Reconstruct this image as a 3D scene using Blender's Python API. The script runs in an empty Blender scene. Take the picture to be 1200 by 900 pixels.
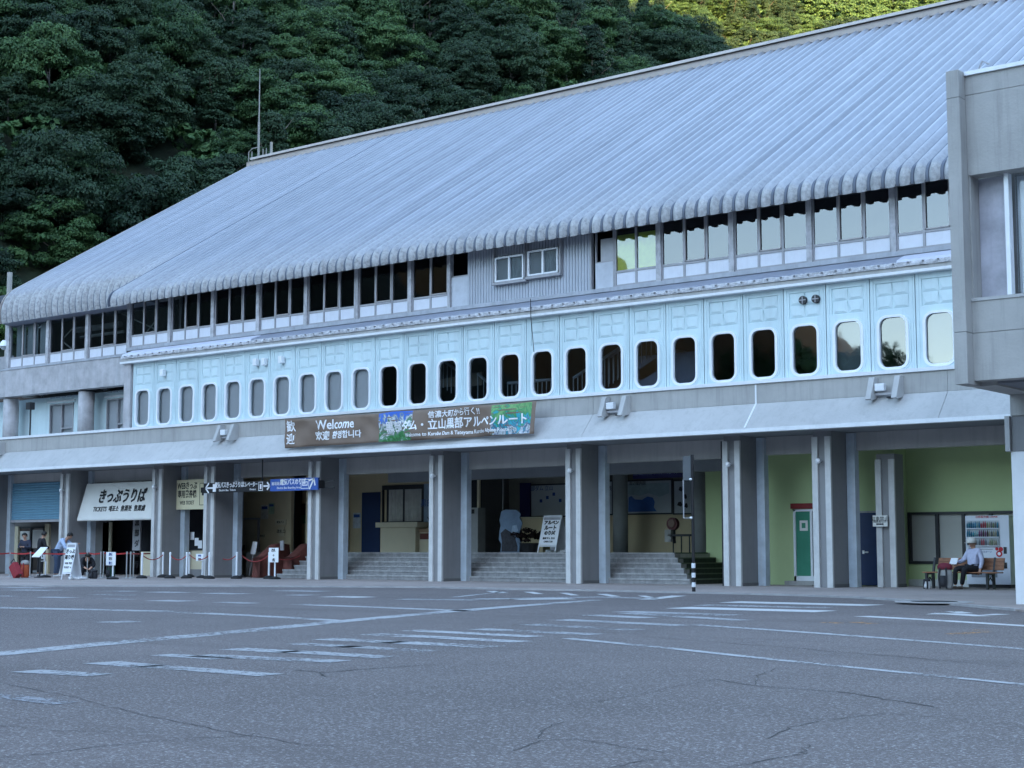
import bpy, bmesh, math, random
import numpy as np
from mathutils import Vector, Matrix, noise
R=math.radians
SC=bpy.context.scene
COL=SC.collection
random.seed(7)
# ------------------------------------------------------------------ camera, sky, sun, exposure
CAM_H=1.0; CF=1840.0
YAW=math.atan(math.hypot(CF,195)/2344); PITCH=math.atan(195/CF)
cam=bpy.data.cameras.new("camera"); camo=bpy.data.objects.new("camera",cam); COL.objects.link(camo)
camo.location=(0,0,CAM_H); camo.rotation_euler=(math.pi/2+PITCH,0,YAW)
cam.lens=36*CF/1200; cam.sensor_width=36; cam.clip_start=0.1; cam.clip_end=6000
SC.camera=camo
SUN_EL=R(11); SUN_AZ=R(140)          # azimuth clockwise from +Y: behind the camera, to the right
world=bpy.data.worlds.new("World"); SC.world=world; world.use_nodes=True
wn=world.node_tree.nodes; wl=world.node_tree.links
sky=wn.new("ShaderNodeTexSky"); sky.sky_type='NISHITA'; sky.sun_disc=False
sky.sun_elevation=SUN_EL; sky.sun_rotation=SUN_AZ; sky.altitude=1400; sky.air_density=1.0; sky.dust_density=0.8; sky.ozone_density=0.3
wl.new(sky.outputs[0],wn["Background"].inputs[0]); wn["Background"].inputs[1].default_value=0.15
sun=bpy.data.lights.new("sun",'SUN'); suno=bpy.data.objects.new("sun",sun); COL.objects.link(suno)
sun.energy=5.0; sun.angle=R(0.5); sun.color=(1.0,0.58,0.22)
sd=Vector((math.sin(SUN_AZ)*math.cos(SUN_EL),math.cos(SUN_AZ)*math.cos(SUN_EL),math.sin(SUN_EL)))
suno.rotation_euler=(-sd).to_track_quat('-Z','Y').to_euler(); suno.location=(30,-30,60)
SC.view_settings.view_transform='Standard'; SC.view_settings.look='None'
SC.view_settings.gamma=1; SC.view_settings.use_curve_mapping=False
SC.view_settings.exposure=3.0

# a sight line through a photo position (1200 x 900), met with a real plane of the place
def ray(px,py):
    u=(px-600)/CF; v=(450-py)/CF
    cy,sy=math.cos(YAW),math.sin(YAW); cp,sp=math.cos(PITCH),math.sin(PITCH)
    F=(-sy*cp,cy*cp,sp); U=(sy*sp,-cy*sp,cp); Q=(cy,sy,0)
    return [F[i]+u*Q[i]+v*U[i] for i in range(3)]
def aty(px,py,Y):
    r=ray(px,py); t=Y/r[1]; return Vector((r[0]*t,Y,CAM_H+r[2]*t))
def atz(px,py,Z=0.0):
    r=ray(px,py); t=(Z-CAM_H)/r[2]; return Vector((r[0]*t,r[1]*t,Z))
def PX(px,Y): return aty(px,600,Y).x
def PZ(px,py,Y): return aty(px,py,Y).z
def proj(P):
    cy,sy=math.cos(YAW),math.sin(YAW); cp,sp=math.cos(PITCH),math.sin(PITCH)
    F=Vector((-sy*cp,cy*cp,sp)); U=Vector((sy*sp,-cy*sp,cp)); Q=Vector((cy,sy,0)); P=Vector(P)-Vector((0,0,CAM_H))
    d=P.dot(F)
    return (600+CF*P.dot(Q)/d,450-CF*P.dot(U)/d,d)

# ------------------------------------------------------------------ materials
M={}
def mat(name,col,rough=0.7,var=0.12,scale=2.0,bump=0.15,bscale=25.0,streak=0.0,metal=0.0,dirt=None,dirtamt=0.0,spec=0.4,coord='world'):
    if name in M: return M[name]
    m=bpy.data.materials.new(name); m.use_nodes=True; nt=m.node_tree; n=nt.nodes; l=nt.links
    p=n["Principled BSDF"]; p.inputs["Roughness"].default_value=rough; p.inputs["Metallic"].default_value=metal
    p.inputs["Specular IOR Level"].default_value=spec
    geo=n.new("ShaderNodeNewGeometry"); src=geo.outputs["Position"]
    if coord=='obj':
        tc=n.new("ShaderNodeTexCoord"); src=tc.outputs["Object"]
    nz=n.new("ShaderNodeTexNoise"); nz.inputs["Scale"].default_value=scale; nz.inputs["Detail"].default_value=6; nz.inputs["Roughness"].default_value=0.65
    l.new(src,nz.inputs["Vector"])
    rmp=n.new("ShaderNodeMapRange"); rmp.inputs["From Min"].default_value=0.3; rmp.inputs["From Max"].default_value=0.7
    rmp.inputs["To Min"].default_value=1-var; rmp.inputs["To Max"].default_value=1+var
    l.new(nz.outputs["Fac"],rmp.inputs["Value"])
    mul=n.new("ShaderNodeMix"); mul.data_type='RGBA'; mul.blend_type='MULTIPLY'; mul.inputs["Factor"].default_value=1
    mul.inputs["A"].default_value=(*col,1); l.new(rmp.outputs[0],mul.inputs["B"])
    out=mul.outputs["Result"]
    if streak>0 or dirtamt>0:
        mp=n.new("ShaderNodeMapping"); mp.inputs["Scale"].default_value=(3.5,3.5,0.22); l.new(src,mp.inputs["Vector"])
        nz2=n.new("ShaderNodeTexNoise"); nz2.inputs["Scale"].default_value=1.6; nz2.inputs["Detail"].default_value=7; nz2.inputs["Roughness"].default_value=0.7
        l.new(mp.outputs[0],nz2.inputs["Vector"])
        r2=n.new("ShaderNodeMapRange"); r2.inputs["From Min"].default_value=0.5; r2.inputs["From Max"].default_value=0.72
        r2.inputs["To Max"].default_value=max(streak,dirtamt); l.new(nz2.outputs["Fac"],r2.inputs["Value"])
        mx=n.new("ShaderNodeMix"); mx.data_type='RGBA'; l.new(r2.outputs[0],mx.inputs["Factor"]); l.new(out,mx.inputs["A"])
        mx.inputs["B"].default_value=(*(dirt or tuple(c*0.45 for c in col)),1); out=mx.outputs["Result"]
    l.new(out,p.inputs["Base Color"])
    if bump>0:
        nb=n.new("ShaderNodeTexNoise"); nb.inputs["Scale"].default_value=bscale; nb.inputs["Detail"].default_value=4; l.new(src,nb.inputs["Vector"])
        b=n.new("ShaderNodeBump"); b.inputs["Strength"].default_value=bump; b.inputs["Distance"].default_value=0.02
        l.new(nb.outputs["Fac"],b.inputs["Height"]); l.new(b.outputs[0],p.inputs["Normal"])
    M[name]=m; return m
def glass(name,tint,refl,dark=(0.02,0.025,0.03)):
    m=bpy.data.materials.new(name); m.use_nodes=True; nt=m.node_tree; n=nt.nodes; l=nt.links
    n.remove(n["Principled BSDF"]); o=n["Material Output"]
    tr=n.new("ShaderNodeBsdfTransparent"); tr.inputs[0].default_value=(*tint,1)
    gl=n.new("ShaderNodeBsdfGlossy"); gl.inputs["Roughness"].default_value=0.02; gl.inputs["Color"].default_value=(0.92,0.95,1,1)
    lw=n.new("ShaderNodeFresnel"); lw.inputs["IOR"].default_value=1.45
    ad=n.new("ShaderNodeMath"); ad.operation='ADD'; ad.inputs[1].default_value=refl; ad.use_clamp=True
    l.new(lw.outputs[0],ad.inputs[0]); mx=n.new("ShaderNodeMixShader"); l.new(ad.outputs[0],mx.inputs[0]); l.new(tr.outputs[0],mx.inputs[1]); l.new(gl.outputs[0],mx.inputs[2])
    nb=n.new("ShaderNodeTexNoise"); nb.inputs["Scale"].default_value=0.8; geo=n.new("ShaderNodeNewGeometry"); l.new(geo.outputs["Position"],nb.inputs["Vector"])
    b=n.new("ShaderNodeBump"); b.inputs["Strength"].default_value=0.06; b.inputs["Distance"].default_value=0.05; l.new(nb.outputs["Fac"],b.inputs["Height"]); l.new(b.outputs[0],gl.inputs["Normal"])
    l.new(mx.outputs[0],o.inputs["Surface"]); M[name]=m; return m
concrete=mat('concrete',(0.39,0.385,0.37),0.85,0.12,0.9,0.3,18,streak=0.38)
concrete_lt=mat('concrete_light',(0.45,0.45,0.445),0.8,0.10,0.7,0.25,18,streak=0.25)
concrete_w=mat('concrete_wing',(0.42,0.41,0.42),0.85,0.22,2.0,0.3,12,streak=0.35,dirt=(0.62,0.64,0.68))
pillar_m=mat('pillar_paint',(0.24,0.24,0.245),0.7,0.08,1.2,0.15,20,streak=0.2)
trim_m=mat('pillar_trim',(0.56,0.56,0.55),0.6,0.12,2.5,0.15,20,streak=0.3)
rail_m=mat('shutter_rail_paint',(0.47,0.54,0.60),0.6,0.15,2.5,0.2,20,streak=0.55,dirt=(0.5,0.5,0.48))
groove_m=mat('pillar_groove',(0.25,0.26,0.27),0.8,0.1)
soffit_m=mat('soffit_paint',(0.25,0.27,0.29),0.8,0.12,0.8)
lintel_m=mat('lintel_paint',(0.44,0.43,0.42),0.8,0.12,0.6,streak=0.25)
blue_m=mat('pale_blue_panel',(0.60,0.735,0.765),0.45,0.07,1.2,0.06,14,streak=0.38,dirt=(0.44,0.53,0.56),spec=0.5)
def vary(m,lo,hi):
    n=m.node_tree.nodes; l=m.node_tree.links; p=n["Principled BSDF"]; src=p.inputs["Base Color"].links[0].from_socket
    oi=n.new("ShaderNodeObjectInfo"); r=n.new("ShaderNodeMapRange"); r.inputs[3].default_value=lo; r.inputs[4].default_value=hi; l.new(oi.outputs["Random"],r.inputs[0])
    x=n.new("ShaderNodeMix"); x.data_type='RGBA'; x.blend_type='MULTIPLY'; x.inputs["Factor"].default_value=1; l.new(src,x.inputs["A"]); l.new(r.outputs[0],x.inputs["B"]); l.new(x.outputs["Result"],p.inputs["Base Color"])
vary(blue_m,0.93,1.03)
white_m=mat('white_paint',(0.74,0.76,0.78),0.5,0.06,2,0.08,20,streak=0.15)
frame_m=mat('window_frame_white',(0.80,0.83,0.86),0.35,0.05,3,0.05,20,streak=0.12)
alu_m=mat('grey_aluminium',(0.36,0.36,0.38),0.45,0.1,3,0.1,20,streak=0.35)
spandrel_m=mat('white_spandrel',(0.70,0.72,0.78),0.5,0.05,3,0.05,20,streak=0.12)
post_m=mat('weathered_post',(0.46,0.46,0.48),0.85,0.3,5,0.4,30,streak=0.8,dirt=(0.12,0.12,0.12))
metal_m=mat('grey_sheet_metal',(0.25,0.27,0.33),0.5,0.12,1.0,0.1,10,streak=0.3,dirt=(0.34,0.36,0.41))
gravel_m=mat('rough_mortar',(0.50,0.50,0.52),0.95,0.35,9,1.0,30,streak=0.4)
siding_m=mat('corrugated_siding',(0.44,0.47,0.52),0.5,0.06,1.5,0.05,12,streak=0.2)
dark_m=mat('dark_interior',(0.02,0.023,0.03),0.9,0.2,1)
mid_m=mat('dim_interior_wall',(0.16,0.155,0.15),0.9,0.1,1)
cream_m=mat('cream_wall',(0.60,0.51,0.33),0.8,0.08,1.0,0.05,10)
creamlt_m=mat('cream_door',(0.62,0.56,0.40),0.6,0.05,1)
green_m=mat('green_wall',(0.48,0.59,0.31),0.75,0.05,0.8,0.08,14)
navy_m=mat('navy_door_paint',(0.012,0.035,0.11),0.45,0.1,2)
seam_m=mat('roof_seam',(0.12,0.14,0.18),0.5,0.2,3)
ridge_m=mat('ridge_cap_paint',(0.42,0.375,0.345),0.6,0.1,1.5,streak=0.2)
step_m=mat('step_concrete',(0.27,0.27,0.27),0.9,0.25,5,0.3,30,streak=0.5)
gstep_m=mat('green_step_shaded',(0.035,0.045,0.035),0.95,0.3,6,0.5,40)  # dark green of the right-facing steps, with their shade put into the colour
black_m=mat('black_rubber',(0.02,0.02,0.022),0.6,0.1,5)
blackp_m=mat('black_paint',(0.015,0.015,0.018),0.45,0.1,5)
chrome_m=mat('brushed_steel',(0.6,0.61,0.62),0.3,0.05,5,metal=0.8)
red_m=mat('red_belt',(0.40,0.03,0.03),0.6,0.15,6)
redrope_m=mat('red_rope',(0.38,0.05,0.05),0.7,0.15,20)
brown_m=mat('brown_dust_cover',(0.14,0.045,0.035),0.75,0.25,4,0.4,9)
wood_m=mat('bench_wood',(0.27,0.12,0.06),0.6,0.3,8,0.2,30)
iron_m=mat('cast_iron',(0.03,0.032,0.035),0.5,0.1)
shut_m=mat('blue_shutter',(0.16,0.33,0.45),0.5,0.06,2,streak=0.15)
blind_m=mat('grey_blind',(0.50,0.51,0.53),0.85,0.05,1.5)
sign_w=mat('sign_white',(0.72,0.72,0.68),0.5,0.04,2,0.0)
sign_bright=mat('sign_white_sheet',(0.82,0.84,0.86),0.5,0.03,2,0.0)
sign_cream=mat('sign_cream',(0.72,0.66,0.45),0.5,0.04,2,0.0)
ink=mat('black_ink',(0.015,0.015,0.017),0.6,0.0,2,0.0)
inkw=mat('white_ink',(0.85,0.86,0.88),0.5,0.0,2,0.0)
inkblue=mat('blue_ink',(0.03,0.09,0.3),0.6,0.0,2,0.0)
inkred=mat('red_ink',(0.5,0.02,0.03),0.6,0.0,2,0.0)
sign_blue=mat('sign_blue',(0.05,0.12,0.42),0.4,0.03,2,0.0)
dblue_m=mat('indigo_board',(0.03,0.03,0.13),0.5,0.05,2,0.0)
curtain_m=mat('pale_curtain',(0.5,0.53,0.55),0.9,0.1,3,0.3,6)
skin_m=mat('skin',(0.45,0.26,0.18),0.6,0.05,10,0.0,coord='obj')
hair_m=mat('black_hair',(0.015,0.013,0.012),0.6,0.2,20,coord='obj')
g_blind=glass('glass_over_blind',(0.9,0.92,0.93),0.0)
g_dark=glass('glass_dark',(0.55,0.6,0.62),0.0)
g_sky=glass('glass_reflective',(0.35,0.4,0.42),0.10)
g_up=glass('glass_upper',(0.45,0.5,0.55),0.09)

# ------------------------------------------------------------------ mesh helpers
class MB:
    def __init__(s): s.v=[]; s.f=[]
    def box(s,x0,x1,y0,y1,z0,z1):
        b=len(s.v); s.v+=[(x,y,z) for z in (z0,z1) for y in (y0,y1) for x in (x0,x1)]
        s.f+=[tuple(b+i for i in q) for q in ((0,2,3,1),(4,5,7,6),(0,1,5,4),(2,6,7,3),(0,4,6,2),(1,3,7,5))]; return s
    def prism(s,pts,axis,a,b_):
        """pts: 2-D outline; axis 'x': pts are (y,z); 'y': (x,z); 'z': (x,y)"""
        n=len(pts); b=len(s.v)
        for t in (a,b_):
            for p,q in pts:
                s.v.append((t,p,q) if axis=='x' else (p,t,q) if axis=='y' else (p,q,t))
        s.f.append(tuple(range(b,b+n))); s.f.append(tuple(range(b+2*n-1,b+n-1,-1)))
        for i in range(n):
            j=(i+1)%n; s.f.append((b+i,b+n+i,b+n+j,b+j))
        return s
    def tube(s,path,r,seg=8,r2=None,cap=True):
        path=[Vector(p) for p in path]; n=len(path); b=len(s.v)
        for i,p in enumerate(path):
            d=(path[min(i+1,n-1)]-path[max(i-1,0)]).normalized()
            u=d.cross(Vector((0,0,1))) if abs(d.z)<0.95 else d.cross(Vector((1,0,0)))
            u.normalize(); w=d.cross(u)
            rr=r if r2 is None else r+(r2-r)*i/(n-1)
            for k in range(seg):
                a=2*math.pi*k/seg; s.v.append(tuple(p+u*(rr*math.cos(a))+w*(rr*math.sin(a))))
        for i in range(n-1):
            for k in range(seg):
                k2=(k+1)%seg; s.f.append((b+i*seg+k,b+i*seg+k2,b+(i+1)*seg+k2,b+(i+1)*seg+k))
        if cap:
            s.f.append(tuple(b+k for k in range(seg-1,-1,-1))); s.f.append(tuple(b+(n-1)*seg+k for k in range(seg)))
        return s
    def lathe(s,cx,cy,prof,seg=16):
        b=len(s.v); n=len(prof)
        for r,z in prof:
            for k in range(seg):
                a=2*math.pi*k/seg; s.v.append((cx+r*math.cos(a),cy+r*math.sin(a),z))
        for i in range(n-1):
            for k in range(seg):
                k2=(k+1)%seg; s.f.append((b+i*seg+k,b+i*seg+k2,b+(i+1)*seg+k2,b+(i+1)*seg+k))
        s.f.append(tuple(b+k for k in range(seg-1,-1,-1))); s.f.append(tuple(b+(n-1)*seg+k for k in range(seg)))
        return s
    def quad(s,a,b_,c,d):
        b=len(s.v); s.v+=[tuple(a),tuple(b_),tuple(c),tuple(d)]; s.f.append((b,b+1,b+2,b+3)); return s
    def mesh(s,name,m,smooth=False,fix=True):
        me=bpy.data.meshes.new(name); me.from_pydata(s.v,[],s.f)
        if fix:
            bm=bmesh.new(); bm.from_mesh(me); bmesh.ops.recalc_face_normals(bm,faces=bm.faces); bm.to_mesh(me); bm.free()
        if m: me.materials.append(m)
        if smooth:
            me.polygons.foreach_set('use_smooth',[True]*len(me.polygons))
        return me
    def build(s,name,m,parent=None,smooth=False,kind=None,bevel=0,label=None,loc=None):
        return link(name,s.mesh(name,m,smooth),parent,kind,bevel,label,loc)
def link(name,me,parent=None,kind=None,bevel=0,label=None,loc=None):
    o=bpy.data.objects.new(name,me); COL.objects.link(o)
    if parent:
        o.parent=parent
        # keep world placement: parent empties are never rotated before children are made
        o.matrix_parent_inverse=Matrix.Identity(4)
        if not parent.get('_local'): o.location=-world_loc(parent)
    if loc is not None: o.location=Vector(o.location)+Vector(loc)
    if kind: o['kind']=kind
    if label: o['label']=label
    if bevel:
        b=o.modifiers.new('bevel','BEVEL'); b.width=bevel; b.segments=2; b.limit_method='ANGLE'
    return o
def world_loc(o):
    v=Vector(o.location)
    while o.parent: o=o.parent; v+=Vector(o.location)
    return v
def thing(name,label,cat,loc,group=None,local=False):
    o=bpy.data.objects.new(name,None); COL.objects.link(o); o.location=loc; o.empty_display_size=0.2
    o['label']=label; o['category']=cat
    if group: o['group']=group
    if local: o['_local']=1
    return o
def tag(o,label,cat,group=None):
    o['label']=label; o['category']=cat
    if group: o['group']=group
    return o
def copy_tree(o,parent=None,dx=None,loc=None,rotz=None,label=None,scale=None):
    c=o.copy(); COL.objects.link(c); c.parent=parent
    if dx is not None: c.location=Vector(c.location)+Vector(dx)
    if loc is not None: c.location=loc
    if rotz is not None: c.rotation_euler=(0,0,rotz)
    if label: c['label']=label
    if scale is not None: c.scale=scale
    for ch in list(o.children): copy_tree(ch,c)
    return c
def struct(name,mb,m,smooth=False): return mb.build(name,m,None,smooth,'structure')
def text(s,size,m,parent,loc,rotx=math.pi/2,rotz=0,bold=0.0,name='lettering',sx=1.0,align='CENTER',extr=0.003,warp=None,kind=None):
    cu=bpy.data.curves.new(name,'FONT'); cu.body=s; cu.size=size; cu.align_x=align; cu.align_y='CENTER'; cu.offset=bold; cu.extrude=extr; cu.resolution_u=2
    t=bpy.data.objects.new(name,cu); me=bpy.data.meshes.new_from_object(t); bpy.data.objects.remove(t); bpy.data.curves.remove(cu)
    me.materials.clear(); me.materials.append(m)
    mt=Matrix.Translation(Vector(loc))@Matrix.Rotation(rotz,4,'Z')@Matrix.Rotation(rotx,4,'X')@Matrix.Diagonal((sx,1,1,1))
    me.transform(mt)
    if warp:
        for v in me.vertices: v.co=warp(v.co)
    o=link(name,me,parent,kind)
    return o

# ------------------------------------------------------------------ ground
LZ=-0.03     # level of the parking lot; the pavement is at 0
def asphalt(name,col,speck,sp_amt,patch=True):
    m=bpy.data.materials.new(name); m.use_nodes=True; n=m.node_tree.nodes; l=m.node_tree.links; p=n["Principled BSDF"]
    p.inputs["Roughness"].default_value=0.85; p.inputs["Specular IOR Level"].default_value=0.3
    geo=n.new("ShaderNodeNewGeometry"); P=geo.outputs["Position"]
    def nz(s,d=5,r=0.6):
        q=n.new("ShaderNodeTexNoise"); q.inputs["Scale"].default_value=s; q.inputs["Detail"].default_value=d; q.inputs["Roughness"].default_value=r; l.new(P,q.inputs["Vector"]); return q.outputs["Fac"]
    def rng(f,a,b,c,d):
        q=n.new("ShaderNodeMapRange"); q.inputs[1].default_value=a; q.inputs[2].default_value=b; q.inputs[3].default_value=c; q.inputs[4].default_value=d; l.new(f,q.inputs[0]); return q.outputs[0]
    def mix(f,A,B,bl='MIX'):
        q=n.new("ShaderNodeMix"); q.data_type='RGBA'; q.blend_type=bl
        if isinstance(f,float): q.inputs["Factor"].default_value=f
        else: l.new(f,q.inputs["Factor"])
        for k,v in (("A",A),("B",B)):
            if isinstance(v,tuple): q.inputs[k].default_value=(*v,1)
            else: l.new(v,q.inputs[k])
        return q.outputs["Result"]
    c=mix(1.0,col,rng(nz(0.16,8,0.7),0.32,0.68,0.74,1.2),'MULTIPLY')
    c=mix(rng(nz(42,3,0.65),0.54,0.64,0,sp_amt),c,speck)
    vo=n.new("ShaderNodeTexVoronoi"); vo.inputs["Scale"].default_value=62; l.new(P,vo.inputs["Vector"])
    c=mix(rng(vo.outputs["Distance"],0.10,0.24,sp_amt*0.9,0),c,speck)
    c=mix(rng(nz(90,2,0.6),0.35,0.48,0.75,0),c,tuple(x*0.45 for x in col))
    # tyre-polished / stained darker streaks
    mp=n.new("ShaderNodeMapping"); mp.inputs["Scale"].default_value=(0.05,0.5,1); mp.inputs["Rotation"].default_value=(0,0,R(-12)); l.new(P,mp.inputs["Vector"])
    q=n.new("ShaderNodeTexNoise"); q.inputs["Scale"].default_value=2; q.inputs["Detail"].default_value=5; l.new(mp.outputs[0],q.inputs["Vector"])
    c=mix(rng(q.outputs["Fac"],0.55,0.72,0,0.35),c,tuple(x*0.6 for x in col))
    l.new(c,p.inputs["Base Color"])
    b=n.new("ShaderNodeBump"); b.inputs["Strength"].default_value=0.7; b.inputs["Distance"].default_value=0.012; l.new(nz(45,4,0.7),b.inputs["Height"]); l.new(b.outputs[0],p.inputs["Normal"])
    M[name]=m; return m
lot_m=asphalt('asphalt',(0.142,0.118,0.113),(0.44,0.42,0.41),0.7)
pave_m=asphalt('pavement_surface',(0.37,0.315,0.29),(0.52,0.47,0.44),0.4)
g=MB(); 
g.quad((-900,-700,LZ),(900,-700,LZ),(900,1200,LZ),(-900,1200,LZ)); struct('parking_lot',g,lot_m)
kerb_px=[(1190,714),(1120,708),(1060,703),(1000,699.5),(930,697),(860,695),(780,693.5),(690,691.5),(600,690),(500,687.8),(400,687.2),(300,686.8),(200,686.4),(100,686.2),(0,686)]
kp=[atz(x,y,0.0) for x,y in kerb_px]
kp=[Vector((-6,21.5,0)),]+kp+[Vector((-52,21.5,0)),Vector((-75,12,0))]
pv=MB(); top=[(p.x,p.y) for p in kp]+[(-75,42.0),(-6,42.0)]
b0=len(pv.v); pv.v+=[(x,y,0.0) for x,y in top]; pv.f.append(tuple(range(len(top))))
for i in range(len(kp)-1):
    a,b=kp[i],kp[i+1]; pv.quad((a.x,a.y,0),(b.x,b.y,0),(b.x,b.y,-0.06),(a.x,a.y,-0.06))
struct('pavement',pv,pave_m)
# kerb edging stones, flush, along the pavement edge
edge_m=mat('kerb_edge_concrete',(0.36,0.35,0.35),0.9,0.2,2,0.3,20)
kb=MB()
for i in range(1,len(kp)-2):
    a,b=kp[i],kp[i+1]; t=(b-a).normalized(); nn=Vector((t.y,-t.x,0))
    if nn.dot(Vector((0,0,0))-a)<0: nn=-nn
    q=[a+nn*0.02,b+nn*0.02,b-nn*0.10,a-nn*0.10]
    kb.prism([(p.x,p.y) for p in q],'z',-0.05,0.012)
struct('kerb',kb,edge_m)
# worn painted markings
def paint(name,col,wear):
    m=mat(name,col,0.7,0.08,3,0.0); n=m.node_tree.nodes; l=m.node_tree.links; o=n["Material Output"]; p=n["Principled BSDF"]
    geo=n.new("ShaderNodeNewGeometry"); q=n.new("ShaderNodeTexNoise"); q.inputs["Scale"].default_value=16; q.inputs["Detail"].default_value=7; q.inputs["Roughness"].default_value=0.75; l.new(geo.outputs["Position"],q.inputs["Vector"])
    q2=n.new("ShaderNodeTexNoise"); q2.inputs["Scale"].default_value=0.7; q2.inputs["Detail"].default_value=3; l.new(geo.outputs["Position"],q2.inputs["Vector"])
    ad=n.new("ShaderNodeMath"); ad.operation='MULTIPLY_ADD'; ad.inputs[1].default_value=0.55; l.new(q2.outputs["Fac"],ad.inputs[0]); l.new(q.outputs["Fac"],ad.inputs[2])
    r=n.new("ShaderNodeMapRange"); r.inputs[1].default_value=wear-0.03; r.inputs[2].default_value=wear+0.06; l.new(ad.outputs[0],r.inputs[0])
    tr=n.new("ShaderNodeBsdfTransparent"); mx=n.new("ShaderNodeMixShader"); l.new(r.outputs[0],mx.inputs[0]); l.new(tr.outputs[0],mx.inputs[1]); l.new(p.outputs[0],mx.inputs[2]); l.new(mx.outputs[0],o.inputs["Surface"])
    return m
pm_new=paint('road_paint_fresh',(0.54,0.54,0.54),0.62); pm_mid=paint('road_paint_used',(0.37,0.37,0.38),0.71); pm_old=paint('road_paint_faded',(0.33,0.33,0.34),0.715); pm_vold=paint('road_paint_nearly_gone',(0.28,0.28,0.30),0.80)
pm_or=paint('orange_road_paint',(0.55,0.28,0.10),0.84)
def marking(pts,wpx,m,name='road_marking'):
    P=[atz(x,y,LZ+0.004) for x,y in pts]; mb=MB()
    ws=wpx if isinstance(wpx,(list,tuple)) else [wpx]*len(pts)
    L=[];Rr=[]
    for i,p in enumerate(P):
        x,y=pts[i]; d=(P[min(i+1,len(P)-1)]-P[max(i-1,0)]).normalized(); nn=Vector((-d.y,d.x,0))
        q0=proj(p); q1=proj(p+nn*0.1); q2=proj(p+d*0.1); sl=(q2[1]-q0[1])/(q2[0]-q0[0]) if abs(q2[0]-q0[0])>1e-6 else 0
        e=((q1[1]-q0[1])-sl*(q1[0]-q0[0]))/0.1; e=math.copysign(max(abs(e),1.0),e)
        w=min(abs(0.72*ws[i]/e),0.9)
        L.append(p+nn*w/2);Rr.append(p-nn*w/2)
    for i in range(len(P)-1): mb.quad(L[i],L[i+1],Rr[i+1],Rr[i])
    return struct(name,mb,m)
marking([(-40,770),(0,766),(135,753),(270,741),(400,728),(520,717),(620,709),(700,703)],[7,7,6,5.5,4.5,3.5,3,2.2],pm_mid)
marking([(-40,711),(0,712),(180,716),(300,721.5),(395,727)],2.6,pm_mid)
marking([(345,708),(450,712),(555,716)],2.0,pm_mid)
marking([(665,748),(780,759),(900,772),(1050,787),(1260,808)],2.8,pm_mid)
marking([(815,732),(960,742),(1080,751),(1260,765)],2.2,pm_mid)
marking([(1010,722),(1100,727),(1260,737)],2.2,pm_new)
marking([(560,702),(620,701),(700,699.5),(760,701)],1.8,pm_mid)
marking([(530,700),(575,695),(600,691.8)],1.6,pm_mid)
for a,b in (((575,692.5),(590,695)),((619,693.5),(632,696)),((660,694.7),(674,697.6)),((705,696),(722,699)),((752,698),(768,701.5)),):
    marking([a,b],3.0,pm_new)
marking([(757,702.5),(775,700.5),(796,698)],3.2,pm_new)
marking([(602,702.2),(668,701.4)],2.0,pm_new)
zeb=[((-30,812),(80,824),7,3),((30,786),(118,791),5,2),((118,776),(180,781),6,2),((170,780),(318,791),5,2),((190,767),(262,772),4,2),((232,768),(400,775),4,2),((272,760),(345,764),4,1),((335,763),(455,770),4,2),((345,754),(420,758),3,2),((400,757),(505,763),3,2),((380,748.5),(470,753),3.5,1),((455,752),(580,758),3.5,1),((432,743),(520,747),3,1),((515,747),(612,752),3,1),((480,738.5),(628,746),2.6,1),((560,737),(700,743.5),2.6,2),((620,731.5),(745,738),2.6,2),((655,726),(800,733),2.4,2),((690,720.5),(760,724),2.2,1),((735,718.5),(872,727),2.2,2),((730,716.5),(860,721),2.2,2),((795,712),(968,716.5),2.6,0),((820,709),(975,712),1.8,1),((855,705.3),(1025,709.3),3.0,0),
     ((0,688.5),(85,689),1.8,2),((10,691),(70,692),1.6,2),((118,692.5),(155,693),1.5,2),((180,693.5),(218,694.5),1.5,1),((246,695),(285,696),1.5,1),((115,696.5),(160,697.5),1.4,2),((115,701),(150,702.5),1.5,2),((183,703.5),(222,704.5),1.7,1),((258,705.5),(297,707),1.5,2),((50,699.5),(82,700.5),1.4,2),((330,692),(380,693),1.5,2),((386,699),(428,700),1.8,0),((120,729.5),(160,728),2,2),((470,702),(560,703),1.5,2),((0,698),(20,699),1.4,2),((340,697),(365,697.5),1.3,2)]
for a,b,w,k in zeb: marking([a,b],w*1.35,(pm_new,pm_mid,pm_old,pm_vold)[k])
marking([(1090,719),(1118,719.5),(1152,722)],2.6,pm_new,'arrow_marking'); marking([(1117,716.5),(1131,718.5)],4,pm_new,'arrow_marking'); marking([(1156,720.5),(1176,719.5)],2,pm_new,'arrow_marking')
for a,b in (((970,730),(983,729.5)),((1002,729),(1024,731)),((1112,743),(1158,740)),((1140,738),(1160,738.5))): marking([a,b],2.4,pm_or)
crack_m=mat('crack_dark',(0.06,0.055,0.055),0.95,0.1,3,0.0)
def crack(pts,w=0.02,sub=7,amp=0.05):
    P=[atz(x,y,LZ+0.003) for x,y in pts]; q=[]
    for i in range(len(P)-1):
        for k in range(sub):
            p=P[i].lerp(P[i+1],k/sub); q.append(p+Vector((random.uniform(-1,1),random.uniform(-1,1),0))*amp*(p-P[0]).length**0.3)
    q.append(P[-1]); mb=MB()
    for i in range(len(q)-1):
        d=(q[i+1]-q[i]).normalized(); nn=Vector((-d.y,d.x,0)); a=w*random.uniform(.4,1.1)/2; b=a if i<len(q)-2 else 0.001
        mb.quad(q[i]+nn*a,q[i+1]+nn*b,q[i+1]-nn*b,q[i]-nn*a)
    struct('asphalt_crack',mb,crack_m)
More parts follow.
